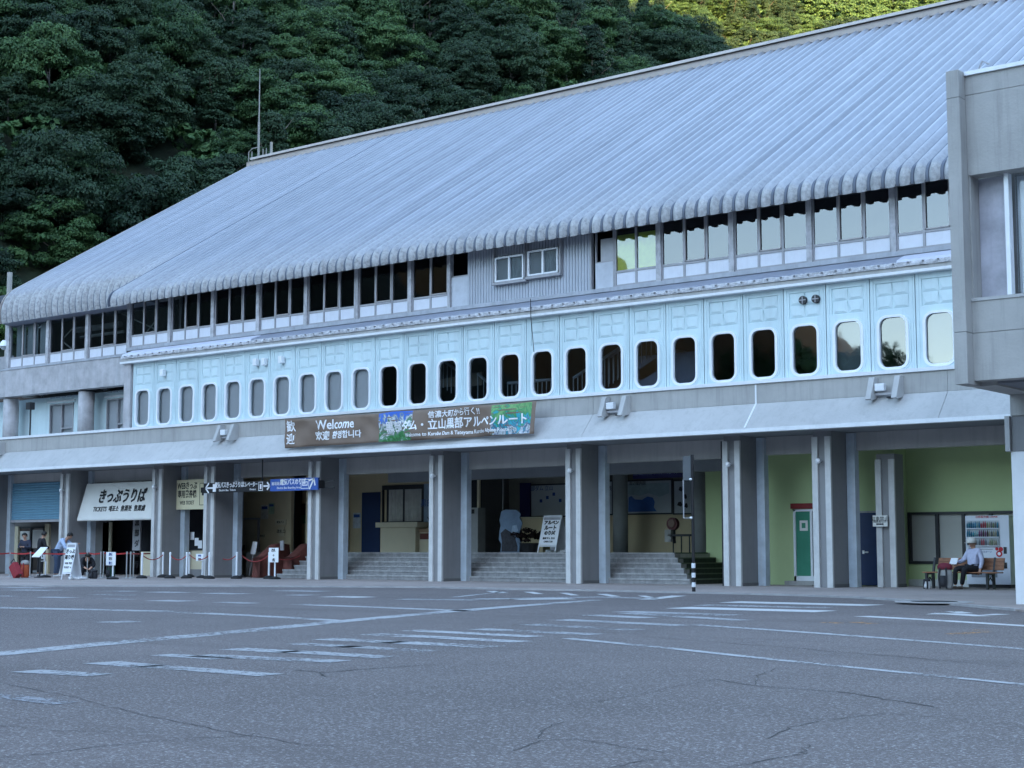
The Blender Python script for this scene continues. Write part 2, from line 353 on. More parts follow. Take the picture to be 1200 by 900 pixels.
for c in ([(0,800),(80,815),(150,833),(220,848),(290,862),(300,858)],[(0,888),(60,882),(140,872),(220,865),(300,862)],[(300,862),(350,872),(400,874)],[(345,785),(380,788),(440,783),(530,777)],
          [(600,828),(690,824),(740,815),(800,803),(840,796)],[(600,880),(632,868),(680,866),(730,875),(790,882)],[(632,866),(635,855),(660,845)],[(900,865),(925,852),(980,842),(1040,836),(1120,842),(1200,850)],
          [(850,900),(900,890),(942,883),(945,872)],[(500,835),(600,828)],[(840,796),(880,803),(1000,812),(1100,830)],[(885,802),(890,790),(915,782)],[(745,745),(900,757),(1050,769),(1200,782)],
          [(0,733),(30,732),(70,730),(160,729)],[(375,788),(380,793)],[(0,850),(70,856),(150,858)],[(690,905),(760,890),(850,893)]):
    crack(c,0.022 if c[0][1]<800 else 0.010, amp=0.02)
# manhole cover on the pavement edge
mh=thing('manhole_cover','round cast manhole cover with pale concrete collar at the pavement edge before the bench','manhole',atz(1095,706,0.0),local=False)
c0=atz(1095,706,0.0)
MB().lathe(c0.x,c0.y,[(0.75,0.002),(0.75,0.016),(0.45,0.018)],24).build('collar',edge_m,mh); MB().lathe(c0.x,c0.y,[(0.44,0.004),(0.44,0.024),(0.02,0.026)],24).build('lid',iron_m,mh)

# ------------------------------------------------------------------ station building
BD=thing('station_building','long grey station with ribbed metal roof, pale blue window panels and open ground floor','building',(-35,45,0))
FY=38.8    # pillar fronts
def part(name,mb,m,smooth=False,kind=None,label=None,parent=None,bevel=0): return mb.build(name,m,parent or BD,smooth,kind,bevel,label)
XL,XR=-61.0,-9.0
# roof
TAN=0.604; AL=math.atan(TAN); RY=55.0
def roofz(Y): return 10.99+TAN*(Y-38.2)
def profile(Ty,r,a1,nseg):
    Tz=roofz(Ty); C=(Ty+r*math.sin(AL),Tz-r*math.cos(AL)); P=[]
    for k in range(nseg+1):
        a=a1+(AL-a1)*k/nseg; P.append((C[0]-r*math.sin(a),C[1]+r*math.cos(a),-math.sin(a),math.cos(a)))
    for k in range(1,7):
        y=Ty+(RY-Ty)*k/6; P.append((y,roofz(y),-math.sin(AL),math.cos(AL)))
    return P
PITCHX=0.415
roof_m=mat('ribbed_roof_metal',(0.36,0.375,0.415),0.36,0.08,1.3,0.1,16,streak=0.0,spec=0.6,metal=0.55)
def _roofmat():
    m=roof_m; n=m.node_tree.nodes; l=m.node_tree.links; p=n["Principled BSDF"]
    old=p.inputs["Base Color"].links[0].from_socket; geo=n.new("ShaderNodeNewGeometry"); mp=n.new("ShaderNodeMapping"); mp.inputs["Scale"].default_value=(2.4,0.08,0.08); l.new(geo.outputs["Position"],mp.inputs["Vector"])
    q=n.new("ShaderNodeTexNoise"); q.inputs["Scale"].default_value=1.2; q.inputs["Detail"].default_value=5; l.new(mp.outputs[0],q.inputs["Vector"])
    r=n.new("ShaderNodeMapRange"); r.inputs[1].default_value=0.35; r.inputs[2].default_value=0.7; r.inputs[3].default_value=0.88; r.inputs[4].default_value=1.1; l.new(q.outputs["Fac"],r.inputs[0])
    mx=n.new("ShaderNodeMix"); mx.data_type='RGBA'; mx.blend_type='MULTIPLY'; mx.inputs["Factor"].default_value=1; l.new(old,mx.inputs["A"]); l.new(r.outputs[0],mx.inputs["B"])
    # paler worn, stained metal where the panels curl over at the eave
    q2=n.new("ShaderNodeTexNoise"); q2.inputs["Scale"].default_value=7; q2.inputs["Detail"].default_value=6; q2.inputs["Roughness"].default_value=0.75; l.new(geo.outputs["Position"],q2.inputs["Vector"])
    uv=n.new("ShaderNodeVertexColor"); uv.layer_name='worn'
    ms=n.new("ShaderNodeMath"); ms.operation='MULTIPLY'; l.new(uv.outputs["Color"],ms.inputs[0]); ms.inputs[1].default_value=0.85
    cr=n.new("ShaderNodeValToRGB"); cr.color_ramp.elements[0].position=0.30; cr.color_ramp.elements[0].color=(0.19,0.19,0.19,1); cr.color_ramp.elements[1].position=0.58; cr.color_ramp.elements[1].color=(0.47,0.475,0.48,1); l.new(q2.outputs["Fac"],cr.inputs[0])
    m2=n.new("ShaderNodeMix"); m2.data_type='RGBA'; l.new(ms.outputs[0],m2.inputs["Factor"]); l.new(mx.outputs["Result"],m2.inputs["A"]); l.new(cr.outputs[0],m2.inputs["B"]); 
    oi=n.new("ShaderNodeObjectInfo"); ro=n.new("ShaderNodeMapRange"); ro.inputs[3].default_value=0.90; ro.inputs[4].default_value=1.08; l.new(oi.outputs["Random"],ro.inputs[0])
    m3=n.new("ShaderNodeMix"); m3.data_type='RGBA'; m3.blend_type='MULTIPLY'; m3.inputs["Factor"].default_value=1; l.new(m2.outputs["Result"],m3.inputs["A"]); l.new(ro.outputs[0],m3.inputs["B"]); l.new(m3.outputs["Result"],p.inputs["Base Color"])
    mm=n.new("ShaderNodeMapRange"); mm.inputs[3].default_value=0.55; mm.inputs[4].default_value=0.0; l.new(uv.outputs["Color"],mm.inputs[0]); l.new(mm.outputs[0],p.inputs["Metallic"])
    mr=n.new("ShaderNodeMapRange"); mr.inputs[3].default_value=0.36; mr.inputs[4].default_value=0.75; l.new(uv.outputs["Color"],mr.inputs[0]); l.new(mr.outputs[0],p.inputs["Roughness"])
_roofmat()
CS=[(0.0,-0.07),(0.055,-0.06),(0.12,0.045),(0.16,0.078),(0.21,0.085),(0.26,0.078),(0.30,0.045),(0.36,-0.06),(0.415,-0.07)]
def roof_meshes(Ty,r,a1,nseg,nm):
    P=profile(Ty,r,a1,nseg); v=[];f=[];w=len(CS); col=[]
    for i,(y,z,ny,nz_) in enumerate(P):
        for x,h in CS: v.append((x,y+ny*h,z+nz_*h)); col.append(1.0 if i<nseg*0.75 else (0.5 if i<=nseg else 0.0))
    for i in range(len(P)-1):
        for k in range(w-1): b=i*w+k; f.append((b,b+1,b+w+1,b+w))
    me=bpy.data.meshes.new(nm); me.from_pydata(v,[],f); me.materials.append(roof_m); me.polygons.foreach_set('use_smooth',[True]*len(f))
    ca=me.color_attributes.new('worn','FLOAT_COLOR','POINT')
    for i,c in enumerate(col): ca.data[i].color=(c,c,c,1)
    s=MB()
    for i in range(len(P)-1):
        a=P[i];b=P[i+1]; n=len(s.v)
        for q in (a,b):
            for dx,h in ((-0.056,-0.06),(-0.036,-0.030),(0.036,-0.030),(0.056,-0.06)): s.v.append((dx,q[0]+q[2]*h,q[1]+q[3]*h))
        for k in range(3): s.f.append((n+k,n+k+1,n+4+k+1,n+4+k))
    return me,s.mesh('seam',seam_m),P
rm,sm,Pm=roof_meshes(38.5,0.50,R(110),8,'roof_panel')
rw,sw,Pw=roof_meshes(40.9,1.35,R(108),12,'roof_panel')
XJ=-50.45
nmain=int((XR-XJ+4)/PITCHX); nwing=25
for i in range(nmain+nwing):
    wing=i>=nmain
    x=XJ+i*PITCHX if not wing else XJ-(i-nmain+1)*PITCHX
    o=link('roof_panel',rw if wing else rm,BD); o.location=Vector(o.location)+Vector((x,0,random.uniform(-.004,.004)))
    s=bpy.data.objects.new('seam',sw if wing else sm); COL.objects.link(s); s.parent=o
XE=XJ-nwing*PITCHX
# verge closures, underside of the eave, rear slope, ridge
def closure(P,x,t=0.05):
    pts=[(p[0],p[1]) for p in P]; pts2=[(p[0]-p[2]*-0.0+0.0,p[1]-0.12) for p in reversed(P)]
    # an edge band 12 cm deep following the panel profile
    inner=[(p[0]-p[2]*0.14,p[1]-p[3]*0.14) for p in reversed(P)]
    return MB().prism([(p[0]+p[2]*0.05,p[1]+p[3]*0.05) for p in P]+inner,'x',x,x+t)
part('verge_board',closure(Pm,XJ-0.07),seam_m); part('verge_board',closure(Pw,XE-0.07),ridge_m)
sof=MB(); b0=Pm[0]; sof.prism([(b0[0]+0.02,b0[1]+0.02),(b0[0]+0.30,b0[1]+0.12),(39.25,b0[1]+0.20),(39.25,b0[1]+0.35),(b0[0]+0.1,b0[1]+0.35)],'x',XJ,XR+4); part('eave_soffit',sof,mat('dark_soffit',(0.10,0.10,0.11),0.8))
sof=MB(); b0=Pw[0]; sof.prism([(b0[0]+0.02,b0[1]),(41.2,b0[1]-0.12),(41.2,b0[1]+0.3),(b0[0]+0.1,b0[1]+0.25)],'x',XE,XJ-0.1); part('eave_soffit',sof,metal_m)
rb=MB(); rb.prism([(RY+0.1,roofz(RY)-0.1),(73,roofz(RY)-TAN*18),(73,roofz(RY)-TAN*18-0.3),(RY,roofz(RY)-0.45)],'x',XE,XR+4); part('rear_roof_slope',rb,metal_m)
rc=MB(); rz=roofz(RY)
rc.prism([(RY-0.30,rz-0.14),(RY-0.30,rz+0.06),(RY-0.34,rz+0.10),(RY+0.55,rz+0.42),(RY+0.75,rz+0.42),(RY+0.75,rz-0.3)],'x',XE-0.1,XR+4); part('ridge_cap',rc,ridge_m)
rc=MB(); rc.prism([(RY-0.05,rz+0.28),(RY-0.05,rz+0.40),(RY+0.7,rz+0.56),(RY+0.7,rz+0.43)],'x',XE-0.1,XR+4); part('ridge_flashing',rc,mat('ridge_flashing',(0.50,0.47,0.46),0.5,0.1,1.5,metal=0.2))
for x,h in ((-55.2,0.0),):
    pass
# structural core: gable ends, rear, floors
co=MB(); co.box(XE+0.2,XR+3,54,72.5,0,10.3); co.box(XE+0.3,XE+0.6,41.3,54,7.8,10.0); part('rear_block',co,concrete)
gb=MB(); gb.prism([(41.4,10.6),(55,roofz(55)-0.5),(55,9.8),(41.4,9.8)],'x',XE+0.35,XE+0.6); part('gable_wall',gb,concrete)
fl=MB(); fl.box(XJ+0.2,XR+3,38.7,53.9,5.3,5.68); part('floor_slab',fl,concrete)
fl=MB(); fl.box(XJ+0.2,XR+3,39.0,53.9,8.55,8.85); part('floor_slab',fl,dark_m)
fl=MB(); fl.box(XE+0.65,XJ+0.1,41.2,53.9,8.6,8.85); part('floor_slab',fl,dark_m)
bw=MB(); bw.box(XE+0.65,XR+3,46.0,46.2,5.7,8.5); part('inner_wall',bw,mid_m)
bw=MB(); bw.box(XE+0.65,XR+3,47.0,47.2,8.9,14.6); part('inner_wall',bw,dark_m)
# canopy: soffit slab, sloping lower fascia, upright upper band, white drip edge and rail
YL=37.6; YU=38.25
zc=4.22
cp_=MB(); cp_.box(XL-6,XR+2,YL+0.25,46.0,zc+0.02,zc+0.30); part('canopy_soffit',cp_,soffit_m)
seg=[XL-6,-57.6,-49.3,-43.9,-38.3,-32.7,-27.1,-21.57,-16.0,XR+2]
zmid=PZ(600,491.5,YU)
for i in range(len(seg)-1):
    lf=MB(); lf.prism([(YL,zc+0.10),(YU+0.01,zmid),(YU+0.4,zmid),(YU+0.4,zc+0.05),(YL+0.28,zc+0.05)],'x',seg[i]+0.006,seg[i+1]-0.006); part('lower_fascia',lf,concrete_lt)
for i in range(len(seg)-1):
    uf=MB(); uf.box(seg[i]+0.005,seg[i+1]-0.005,YU,YU+0.35,zmid+0.003,5.60); part('upper_fascia',uf,concrete)
jt=MB(); x=-21.57; jt.prism([(YL-0.012,zc+0.12),(YU-0.005,zmid),(YU-0.005,5.58),(YU-0.0,5.58),(YU+0.02,zmid),(YL+0.02,zc+0.12)],'x',x-0.025,x+0.025); part('joint_sealant',jt,white_m)
dr=MB(); dr.box(XL-6,XR+2,YL-0.015,YL+0.24,zc-0.01,zc+0.098); part('drip_edge',dr,white_m)
ra=MB(); ra.box(XL-6,XR+2,YU-0.06,YU+0.30,5.604,5.70); part('balcony_coping',ra,white_m)
# ---- pale blue panels with round-cornered windows
PY=38.45; PW=1.288; Z0,Z1=5.70,8.22
def rrect(w,h,r,n=5,cz=0):
    P=[]
    for cx,cy_,a0 in ((w/2-r,h/2-r,0),(-w/2+r,h/2-r,90),(-w/2+r,-h/2+r,180),(w/2-r,-h/2+r,270)):
        for k in range(n+1):
            a=R(a0+90*k/n); P.append((cx+r*math.cos(a),cy_+r*math.sin(a)+cz))
    return P
WZ0,WZ1=5.80,7.12; WC=(WZ0+WZ1)/2; WH=WZ1-WZ0; WW=0.74
def ring(outer,inner,y0,y1,name,m,smooth=False):
    """flat ring between two loops (same count) from y0 (front) to y1 (rear)"""
    s=MB(); n=len(outer)
    for y in (y0,y1):
        for L in (outer,inner):
            for x,z in L: s.v.append((x,y,z))
    for i in range(n):
        j=(i+1)%n
        s.f+= [(i,j,n+j,n+i),(2*n+i,3*n+i,3*n+j,2*n+j),(i,2*n+i,2*n+j,j),(n+i,n+j,3*n+j,3*n+i)]
    return s.mesh(name,m,smooth)
def panel_mesh():
    bm=bmesh.new(); w=PW/2-0.012
    def loop(pts,y):
        vs=[bm.verts.new((x,y,z)) for x,z in pts]; return vs,[bm.edges.new((vs[i],vs[(i+1)%len(vs)])) for i in range(len(vs))]
    hole=rrect(WW+0.04,WH+0.04,0.24,5,WC)
    relief=[(-0.47,7.34),(0.47,7.34),(0.47,8.06),(-0.47,8.06)]
    o,oe=loop([(-w,Z0),(w,Z0),(w,Z1),(-w,Z1)],PY); h,he=loop(hole,PY); r_,re_=loop(relief,PY)
    bmesh.ops.triangle_fill(bm,edges=oe+he+re_,use_beauty=True,use_dissolve=False)
    # returns of hole, recess floor of the relief field
    hb=[bm.verts.new((x,PY+0.12,z)) for x,z in hole]
    for i in range(len(h)): j=(i+1)%len(h); bm.faces.new((h[i],h[j],hb[j],hb[i]))
    rb_=[bm.verts.new((x*0.985,PY+0.03,7.70+(z-7.70)*0.98)) for x,z in relief]
    for i in range(4): j=(i+1)%4; bm.faces.new((r_[i],r_[j],rb_[j],rb_[i]))
    bm.faces.new(rb_)
    ob=[bm.verts.new((x,PY+0.06,z)) for x,z in [(-w,Z0),(w,Z0),(w,Z1),(-w,Z1)]]
    for i in range(4): j=(i+1)%4; bm.faces.new((o[i],o[j],ob[j],ob[i]))
    # four bevelled plates leaving a four-pointed star
    for sx in (-1,1):
        for sz in (-1,1):
            cx,cz=sx*0.232,7.70+sz*0.175; bx,bz=0.225,0.165
            base=[(cx-bx,cz-bz),(cx+bx,cz-bz),(cx+bx,cz+bz),(cx-bx,cz+bz)]
            tx=cx; tz=cz+0.03
            ix=0.055 if True else 0
            topv=[(cx-bx+0.11,cz-bz+0.075),(cx+bx-0.11,cz-bz+0.075),(cx+bx-0.005,cz+bz-0.004),(cx-bx+0.005,cz+bz-0.004)]
            bv=[bm.verts.new((x,PY+0.028,z)) for x,z in base]; tv=[bm.verts.new((x,PY-0.0,z)) for x,z in topv]
            for i in range(4): j=(i+1)%4; bm.faces.new((bv[i],bv[j],tv[j],tv[i]))
            bm.faces.new(tv)
    # raised side ribs
    for sx in (-1,1):
        for a,b,d in ((0.535,0.575,0.018),):
            x0,x1=sorted((sx*a,sx*b)); q=[bm.verts.new(c) for c in ((x0,PY+0.002,Z0+0.02),(x1,PY+0.002,Z0+0.02),(x1,PY+0.002,Z1-0.06),(x0,PY+0.002,Z1-0.06),(x0,PY-d,Z0+0.02),(x1,PY-d,Z0+0.02),(x1,PY-d,Z1-0.06),(x0,PY-d,Z1-0.06))]
            for f in ((4,5,6,7),(0,1,5,4),(2,3,7,6),(0,4,7,3),(1,2,6,5)): bm.faces.new([q[i] for i in f])
    bmesh.ops.recalc_face_normals(bm,faces=bm.faces)
    me=bpy.data.meshes.new('wall_panel'); bm.to_mesh(me); bm.free(); me.materials.append(blue_m); return me
pmesh=panel_mesh()
fmesh=ring(rrect(WW+0.16,WH+0.14,0.28,5,WC),rrect(WW+0.0,WH+0.0,0.21,5,WC),PY-0.045,PY+0.06,'window_frame',frame_m)
omesh=ring(rrect(WW+0.26,WH+0.22,0.32,5,WC),rrect(WW+0.15,WH+0.13,0.275,5,WC),PY-0.015,PY+0.01,'window_surround',blue_m)
def pane_mesh(m,y,name):
    me=bpy.data.meshes.new(name); P=rrect(WW+0.02,WH+0.02,0.22,5,WC); me.from_pydata([(x,y,z) for x,z in P],[],[tuple(range(len(P)))]); me.materials.append(m); return me
gm={k:pane_mesh(m,PY+0.035,'window_pane') for k,m in (('b',g_blind),('d',g_dark),('s',g_sky))}
blm=MB().box(-0.45,0.45,PY+0.15,PY+0.16,WZ0-0.05,WZ1+0.05).mesh('blind',blind_m)
X0w=PX(1052,PY)
kinds={}
for k in range(-6,25):
    x=X0w-PW*k
    typ='s' if k<=2 else ('d' if k<15 else 'b')
    o=link('wall_panel',pmesh,BD,loc=(x,0,0))
    for nm,me in (('window_frame',fmesh),('window_surround',omesh),('window_pane',gm[typ])):
        c=bpy.data.objects.new(nm,me); COL.objects.link(c); c.parent=o
    if typ=='b' or k==1 or k==-1:
        c=bpy.data.objects.new('blind',blm); COL.objects.link(c); c.parent=o
        if k==13: c.location=(0.0,0.25,0)
XPL=X0w-PW*24.5
bk=MB(); bk.box(XPL-0.05,XR+2,PY+0.05,PY+0.07,7.2,8.25); bk.box(XPL-0.05,XR+2,PY+0.07,PY+0.09,5.65,5.76)
for k in range(-6,26): x=X0w-PW*(k-0.5); bk.box(x-0.15,x+0.15,PY+0.07,PY+0.10,5.7,8.2)
part('panel_backing',bk,mat('panel_backing',(0.10,0.13,0.16),0.8))
# round vents and small wall lamps on the panels
ventm=[(945,352),(957,350.5)]
for px,py in ((941,351.8),(956,350.3)):
    p=aty(px,py,PY-0.05); v=MB(); v.tube([(p.x,PY-0.09,p.z),(p.x,PY+0.0,p.z)],0.115,16); o=part('round_vent',v,iron_m)
    v=MB(); v.box(p.x-0.1,p.x+0.1,PY-0.10,PY-0.092,p.z-0.012,p.z+0.012); v.box(p.x-0.012,p.x+0.012,PY-0.101,PY-0.093,p.z-0.1,p.z+0.1); part('louvre',v,alu_m,parent=o)
for px,py in ((191,437),(300,424.5),(310,424),(330,421.5)):
    p=aty(px,py,PY-0.1); v=MB(); v.box(p.x-0.09,p.x+0.09,PY-0.2,PY-0.02,p.z-0.13,p.z+0.13); part('vent_hood',v,frame_m,bevel=0.02)
# main body end: pilaster at the corner
pl=MB(); pl.box(XPL-0.42,XPL-0.03,38.35,39.2,5.6,8.20); part('corner_pilaster',pl,concrete_w)
sd_=MB(); sd_.box(XPL-0.38,XPL-0.2,39.2,42.6,5.6,8.3); part('side_wall',sd_,concrete_w)
# cornice
cn=MB(); XC0=XPL-0.55
cn.box(XC0,XR+2,38.22,38.9,8.215,8.29); part('cornice_lip',cn,white_m)
cn=MB(); cn.box(XC0+0.02,XR+2,38.27,39.0,8.293,8.40); part('cornice_band',cn,concrete)
gr=MB(); 
nx=int((XR+2-XC0)/0.06)
gv=[];gf=[]
rows=[(38.24,8.40),(38.235,8.45),(38.25,8.51),(38.33,8.555)]
for i in range(nx+1):
    x=XC0+0.02+i*0.06
    for j,(y,z) in enumerate(rows):
        d=noise.noise((x*3.1,j*0.9,3))*0.03+noise.noise((x*9,j*2.0,7))*0.02; gv.append((x,y-d,z+d*0.4))
for i in range(nx):
    for j in range(3): a=i*4+j; gf.append((a,a+4,a+5,a+1))
me=bpy.data.meshes.new('rough_mortar_band'); me.from_pydata(gv,[],gf); me.materials.append(gravel_m); o=link('rough_mortar_band',me,BD)
lug=MB()
x=XC0+0.3
while x<XR+2:
    lug.box(x-0.022,x+0.022,38.20,38.26,8.475,8.515); x+=0.415
part('gutter_clip',lug,mat('dark_clip',(0.24,0.24,0.25),0.8),kind='stuff')
cs_=MB(); cs_.prism([(38.30,8.50),(38.34,8.58),(38.93,8.83),(39.1,8.83),(39.1,8.45),(38.34,8.45)],'x',XC0+0.05,XR+2); part('sloped_flashing',cs_,metal_m)
for xa_,xb_ in ((XC0+0.03,PX(295,38.5)),(PX(1062,38.5),XR+2)): part('replaced_flashing',MB().prism([(38.28,8.52),(38.32,8.60),(38.80,8.80),(38.80,8.78),(38.32,8.50)],'x',xa_,xb_),mat('new_sheet_metal',(0.60,0.62,0.72),0.5,0.08,1,streak=0.2))
sr=MB(); sr.box(XJ+0.3,XR+2,38.88,39.12,8.835,8.96); part('sill_rail',sr,mat('sill_metal',(0.40,0.42,0.46),0.6,0.15,2,streak=0.4))
# ---- upper windows
UY=39.0
def wbay(x0,x1,n,glassm,Y=UY,zb=8.965,zs=9.42,zt=10.9,name='window_bay',dark=False,vent=1):
    """frame with n upper panes above n white panels"""
    fr=MB(); t=0.035; w=(x1-x0)/n
    for i in range(n+1):
        x=x0+w*i; fr.box(x-t,x+t,Y-0.03,Y+0.05,zb,zt)
    fr.box(x0,x1,Y-0.025,Y+0.045,zb,zb+0.06); fr.box(x0,x1,Y-0.026,Y+0.046,zs-0.035,zs+0.035); fr.box(x0,x1,Y-0.025,Y+0.045,zt-0.05,zt)
    o=part(name,fr,alu_m)
    for i in range(n):
        a,b=x0+w*i+t,x0+w*(i+1)-t
        MB().box(a+0.004,b-0.004,Y-0.004,Y+0.012,zb+0.062,zs-0.037).build('spandrel_panel',spandrel_m,o)
        g_=MB(); g_.quad((a,Y+0.005,zs+0.03),(b,Y+0.005,zs+0.03),(b,Y+0.005,zt-0.05),(a,Y+0.005,zt-0.05)); link('window_pane',g_.mesh('window_pane',glassm,fix=False),o)
        if i==vent:
            s=MB()
            for q in ((a,a+0.03,zs+0.04,zt-0.05),(b-0.03,b,zs+0.04,zt-0.05)): s.box(q[0],q[1],Y-0.05,Y-0.01,q[2],q[3])
            s.box(a,b,Y-0.05,Y-0.012,zs+0.04,zs+0.075); s.build('opening_sash',mat('sash_alu',(0.42,0.40,0.40),0.45,0.1),o)
    return o
def post(x,Y=UY,z0=8.965,z1=10.85,w=0.085):
    o=part('post',MB().box(x-w,x+w,Y-0.10,Y+0.08,z0,z1),post_m)
    return o
PP=2.49; XP0=-17.69
for k in range(-2,14):
    x=XP0-PP*k
    if k in (4,5,6): continue
    post(x)
for k in range(-2,13):
    x1=XP0-PP*k-0.085; x0=x1-PP+0.17
    if k in (3,4,5,6): continue
    wbay(x0,x1,3,g_up if k<3 else g_dark)
# irregular middle part: half bay, plastered strip, corrugated siding with two windows
xa=XP0-PP*7
xm=PX(527,UY); wbay(xa+0.085,xm-0.07,2,g_dark,vent=1)
post(xm,w=0.06)
x548=PX(548,UY-0.03)
MB().box(xm+0.06,x548,UY-0.02,UY+0.05,8.965,9.95).build('plain_panel',mat('stained_panel',(0.52,0.55,0.60),0.6,0.12,2.5,streak=0.3,dirt=(0.68,0.70,0.74)),BD)
wbay_small=MB().box(xm+0.06,x548,UY,UY+0.04,9.96,10.0).box(x548-0.04,x548,UY,UY+0.04,10.0,10.9); part('window_frame',wbay_small,alu_m)
x694=PX(694,UY-0.03)
cor=MB(); x=x548; i=0
zb_,zt_=8.90,10.95
pts=[]
while x<x694-0.01:
    pts+= [(x,UY-0.06),(x+0.075,UY-0.06),(x+0.085,UY-0.03),(x+0.105,UY-0.03),(x+0.115,UY-0.06)]; x+=0.115
for i in range(len(pts)-1):
    a,b=pts[i],pts[i+1]; cor.quad((a[0],a[1],zb_),(b[0],b[1],zb_),(b[0],b[1],zt_),(a[0],a[1],zt_))
part('corrugated_siding',cor,siding_m,kind='stuff')
part('siding_edge',MB().box(x694-0.01,x694+0.06,UY-0.09,UY+0.04,8.9,10.95),alu_m)
for a,b,t0,t1 in ((580,614,299,327),(619,655,291,322)):
    A=PX(a,UY-0.15);Bx=PX(b,UY-0.15); zt=PZ((a+b)/2,(t0)+1,UY-0.15); zb=zt-0.80
    fr=MB(); 
    fr.box(A,Bx,UY-0.18,UY-0.05,zb,zb+0.05); fr.box(A,Bx,UY-0.18,UY-0.05,zt-0.05,zt); fr.box(A,A+0.05,UY-0.181,UY-0.05,zb,zt); fr.box(Bx-0.05,Bx,UY-0.181,UY-0.05,zb,zt); m_=(A+Bx)/2; fr.box(m_-0.035,m_+0.035,UY-0.182,UY-0.05,zb,zt)
    o=part('sliding_window',fr,frame_m)
    link('window_pane',MB().quad((A,UY-0.12,zb),(Bx,UY-0.12,zb),(Bx,UY-0.12,zt),(A,UY-0.12,zt)).mesh('window_pane',g_dark,fix=False),o)
    cu=MB(); n=14
    for q in range(n):
        xa_=m_+0.04+(Bx-m_-0.08)*q/n; xb_=m_+0.04+(Bx-m_-0.08)*(q+1)/n; cu.quad((xa_,UY-0.085-0.02*(q%2),zb+.05),(xb_,UY-0.085-0.02*((q+1)%2),zb+.05),(xb_,UY-0.085-0.02*((q+1)%2),zt-.05),(xa_,UY-0.085-0.02*(q%2),zt-.05))
    cu.build('curtain',curtain_m,o)
    MB().box(A+0.05,m_,UY-0.10,UY-0.095,zb+.05,zt-.05).build('blind',blind_m,o)
    part('awning_frame',MB().box(A-0.08,Bx+0.12,UY-0.22,UY-0.06,zb-0.10,zb-0.02).box(A-0.08,A-0.03,UY-0.2,UY-0.06,zb-0.02,10.95).box(Bx+0.07,Bx+0.12,UY-0.2,UY-0.06,zb-0.02,10.95),alu_m)
x722=PX(722,UY); x700=PX(700,UY)
MB().box(x700,x722,UY-0.03,UY+0.04,8.965,9.78).build('plain_panel',M['stained_panel'],BD)
MB().box(x700+0.2,x722-0.03,UY-0.02,UY+0.02,9.80,10.5).build('boarded_pane',mat('board_grey',(0.42,0.43,0.45),0.7),BD)
part('window_frame',MB().box(x700,x700+0.04,UY-0.03,UY+0.04,9.78,10.9).box(x722-0.03,x722+0.03,UY-0.04,UY+0.05,8.965,10.9).box(x700,x722,UY-0.035,UY+0.045,9.77,9.80),alu_m)
o=wbay(x722+0.05,XP0-PP*3-0.085,2,glass('glass_yellow_green_tint',(0.8,0.85,0.6),0.10),vent=9)
yg=mat('yellow_green_reflection',(0.42,0.52,0.14),0.8,0.25,1.5)  # sheet behind the glass whose colour stands in for a yellow-green reflection
for a,b in ((x722+0.1,(x722+XP0-PP*3)/2-0.05),((x722+XP0-PP*3)/2+0.05,XP0-PP*3-0.13)): MB().box(a,b,UY+0.03,UY+0.04,9.46,10.55).build('yellow_green_reflection',yg,o)
# ---- left wing, set back
WY=40.8
wx=[-60.88,-57.95,-55.17,-52.33]
spw=MB(); spw.box(XE-5,XC0+0.6,WY-0.15,WY+0.3,7.80,8.98); part('wing_spandrel',spw,concrete_w)
part('wing_sill',MB().box(XE-0.6,XC0+0.6,WY-0.18,WY+0.28,8.983,9.06),M['sill_metal'])
for x in wx: post(x,WY,9.06,11.2,0.10)
for i in range(3):
    o=wbay(wx[i]+0.1,wx[i+1]-0.1,3,g_dark,WY,9.065,9.52,11.12)
wbay(wx[3]+0.1,XC0+0.5,2,g_dark,WY,9.065,9.52,11.12)
part('eave_beam',MB().box(XE+0.1,XC0+0.6,WY-0.12,WY+0.1,11.12,11.3),alu_m)
# curtains in the first wing bay, ducts and braces inside the others
cu=MB(); n=40
for q in range(n):
    a=wx[0]+0.12+(wx[1]-wx[0]-0.24)*q/n; b=wx[0]+0.12+(wx[1]-wx[0]-0.24)*(q+1)/n
    if q%13 in (0,1): continue
    cu.quad((a,WY+0.2-0.04*(q%2),9.5),(b,WY+0.2-0.04*((q+1)%2),9.5),(b,WY+0.2-0.04*((q+1)%2),11.1),(a,WY+0.2-0.04*(q%2),11.1))
part('curtain',cu,curtain_m)
duct_m=mat('white_duct',(0.7,0.72,0.74),0.5)
part('duct',MB().tube([(wx[1]-0.2,WY+1.6,10.75),(wx[2]+0.1,WY+1.6,10.75)],0.13,10),duct_m); part('duct',MB().tube([(wx[1]-0.2,WY+1.8,10.45),(wx[2]+0.1,WY+1.8,10.45)],0.07,8),duct_m)
for pts in (((wx[1]+0.1,10.3),(wx[1]+0.9,10.75)),((wx[1]+0.1,10.1),(wx[1]+1.1,9.5)),((wx[2]+1.3,11.0),(wx[3]+1.3,9.9)),((wx[2]+1.9,9.5),(wx[3]+0.9,10.2)),((wx[3]-0.6,9.5),(wx[3]+0.9,10.6))):
    part('brace',MB().tube([(pts[0][0],WY+0.7,pts[0][1]),(pts[1][0],WY+0.7,pts[1][1])],0.03,6),mat('brace_paint',(0.5,0.48,0.44),0.6))
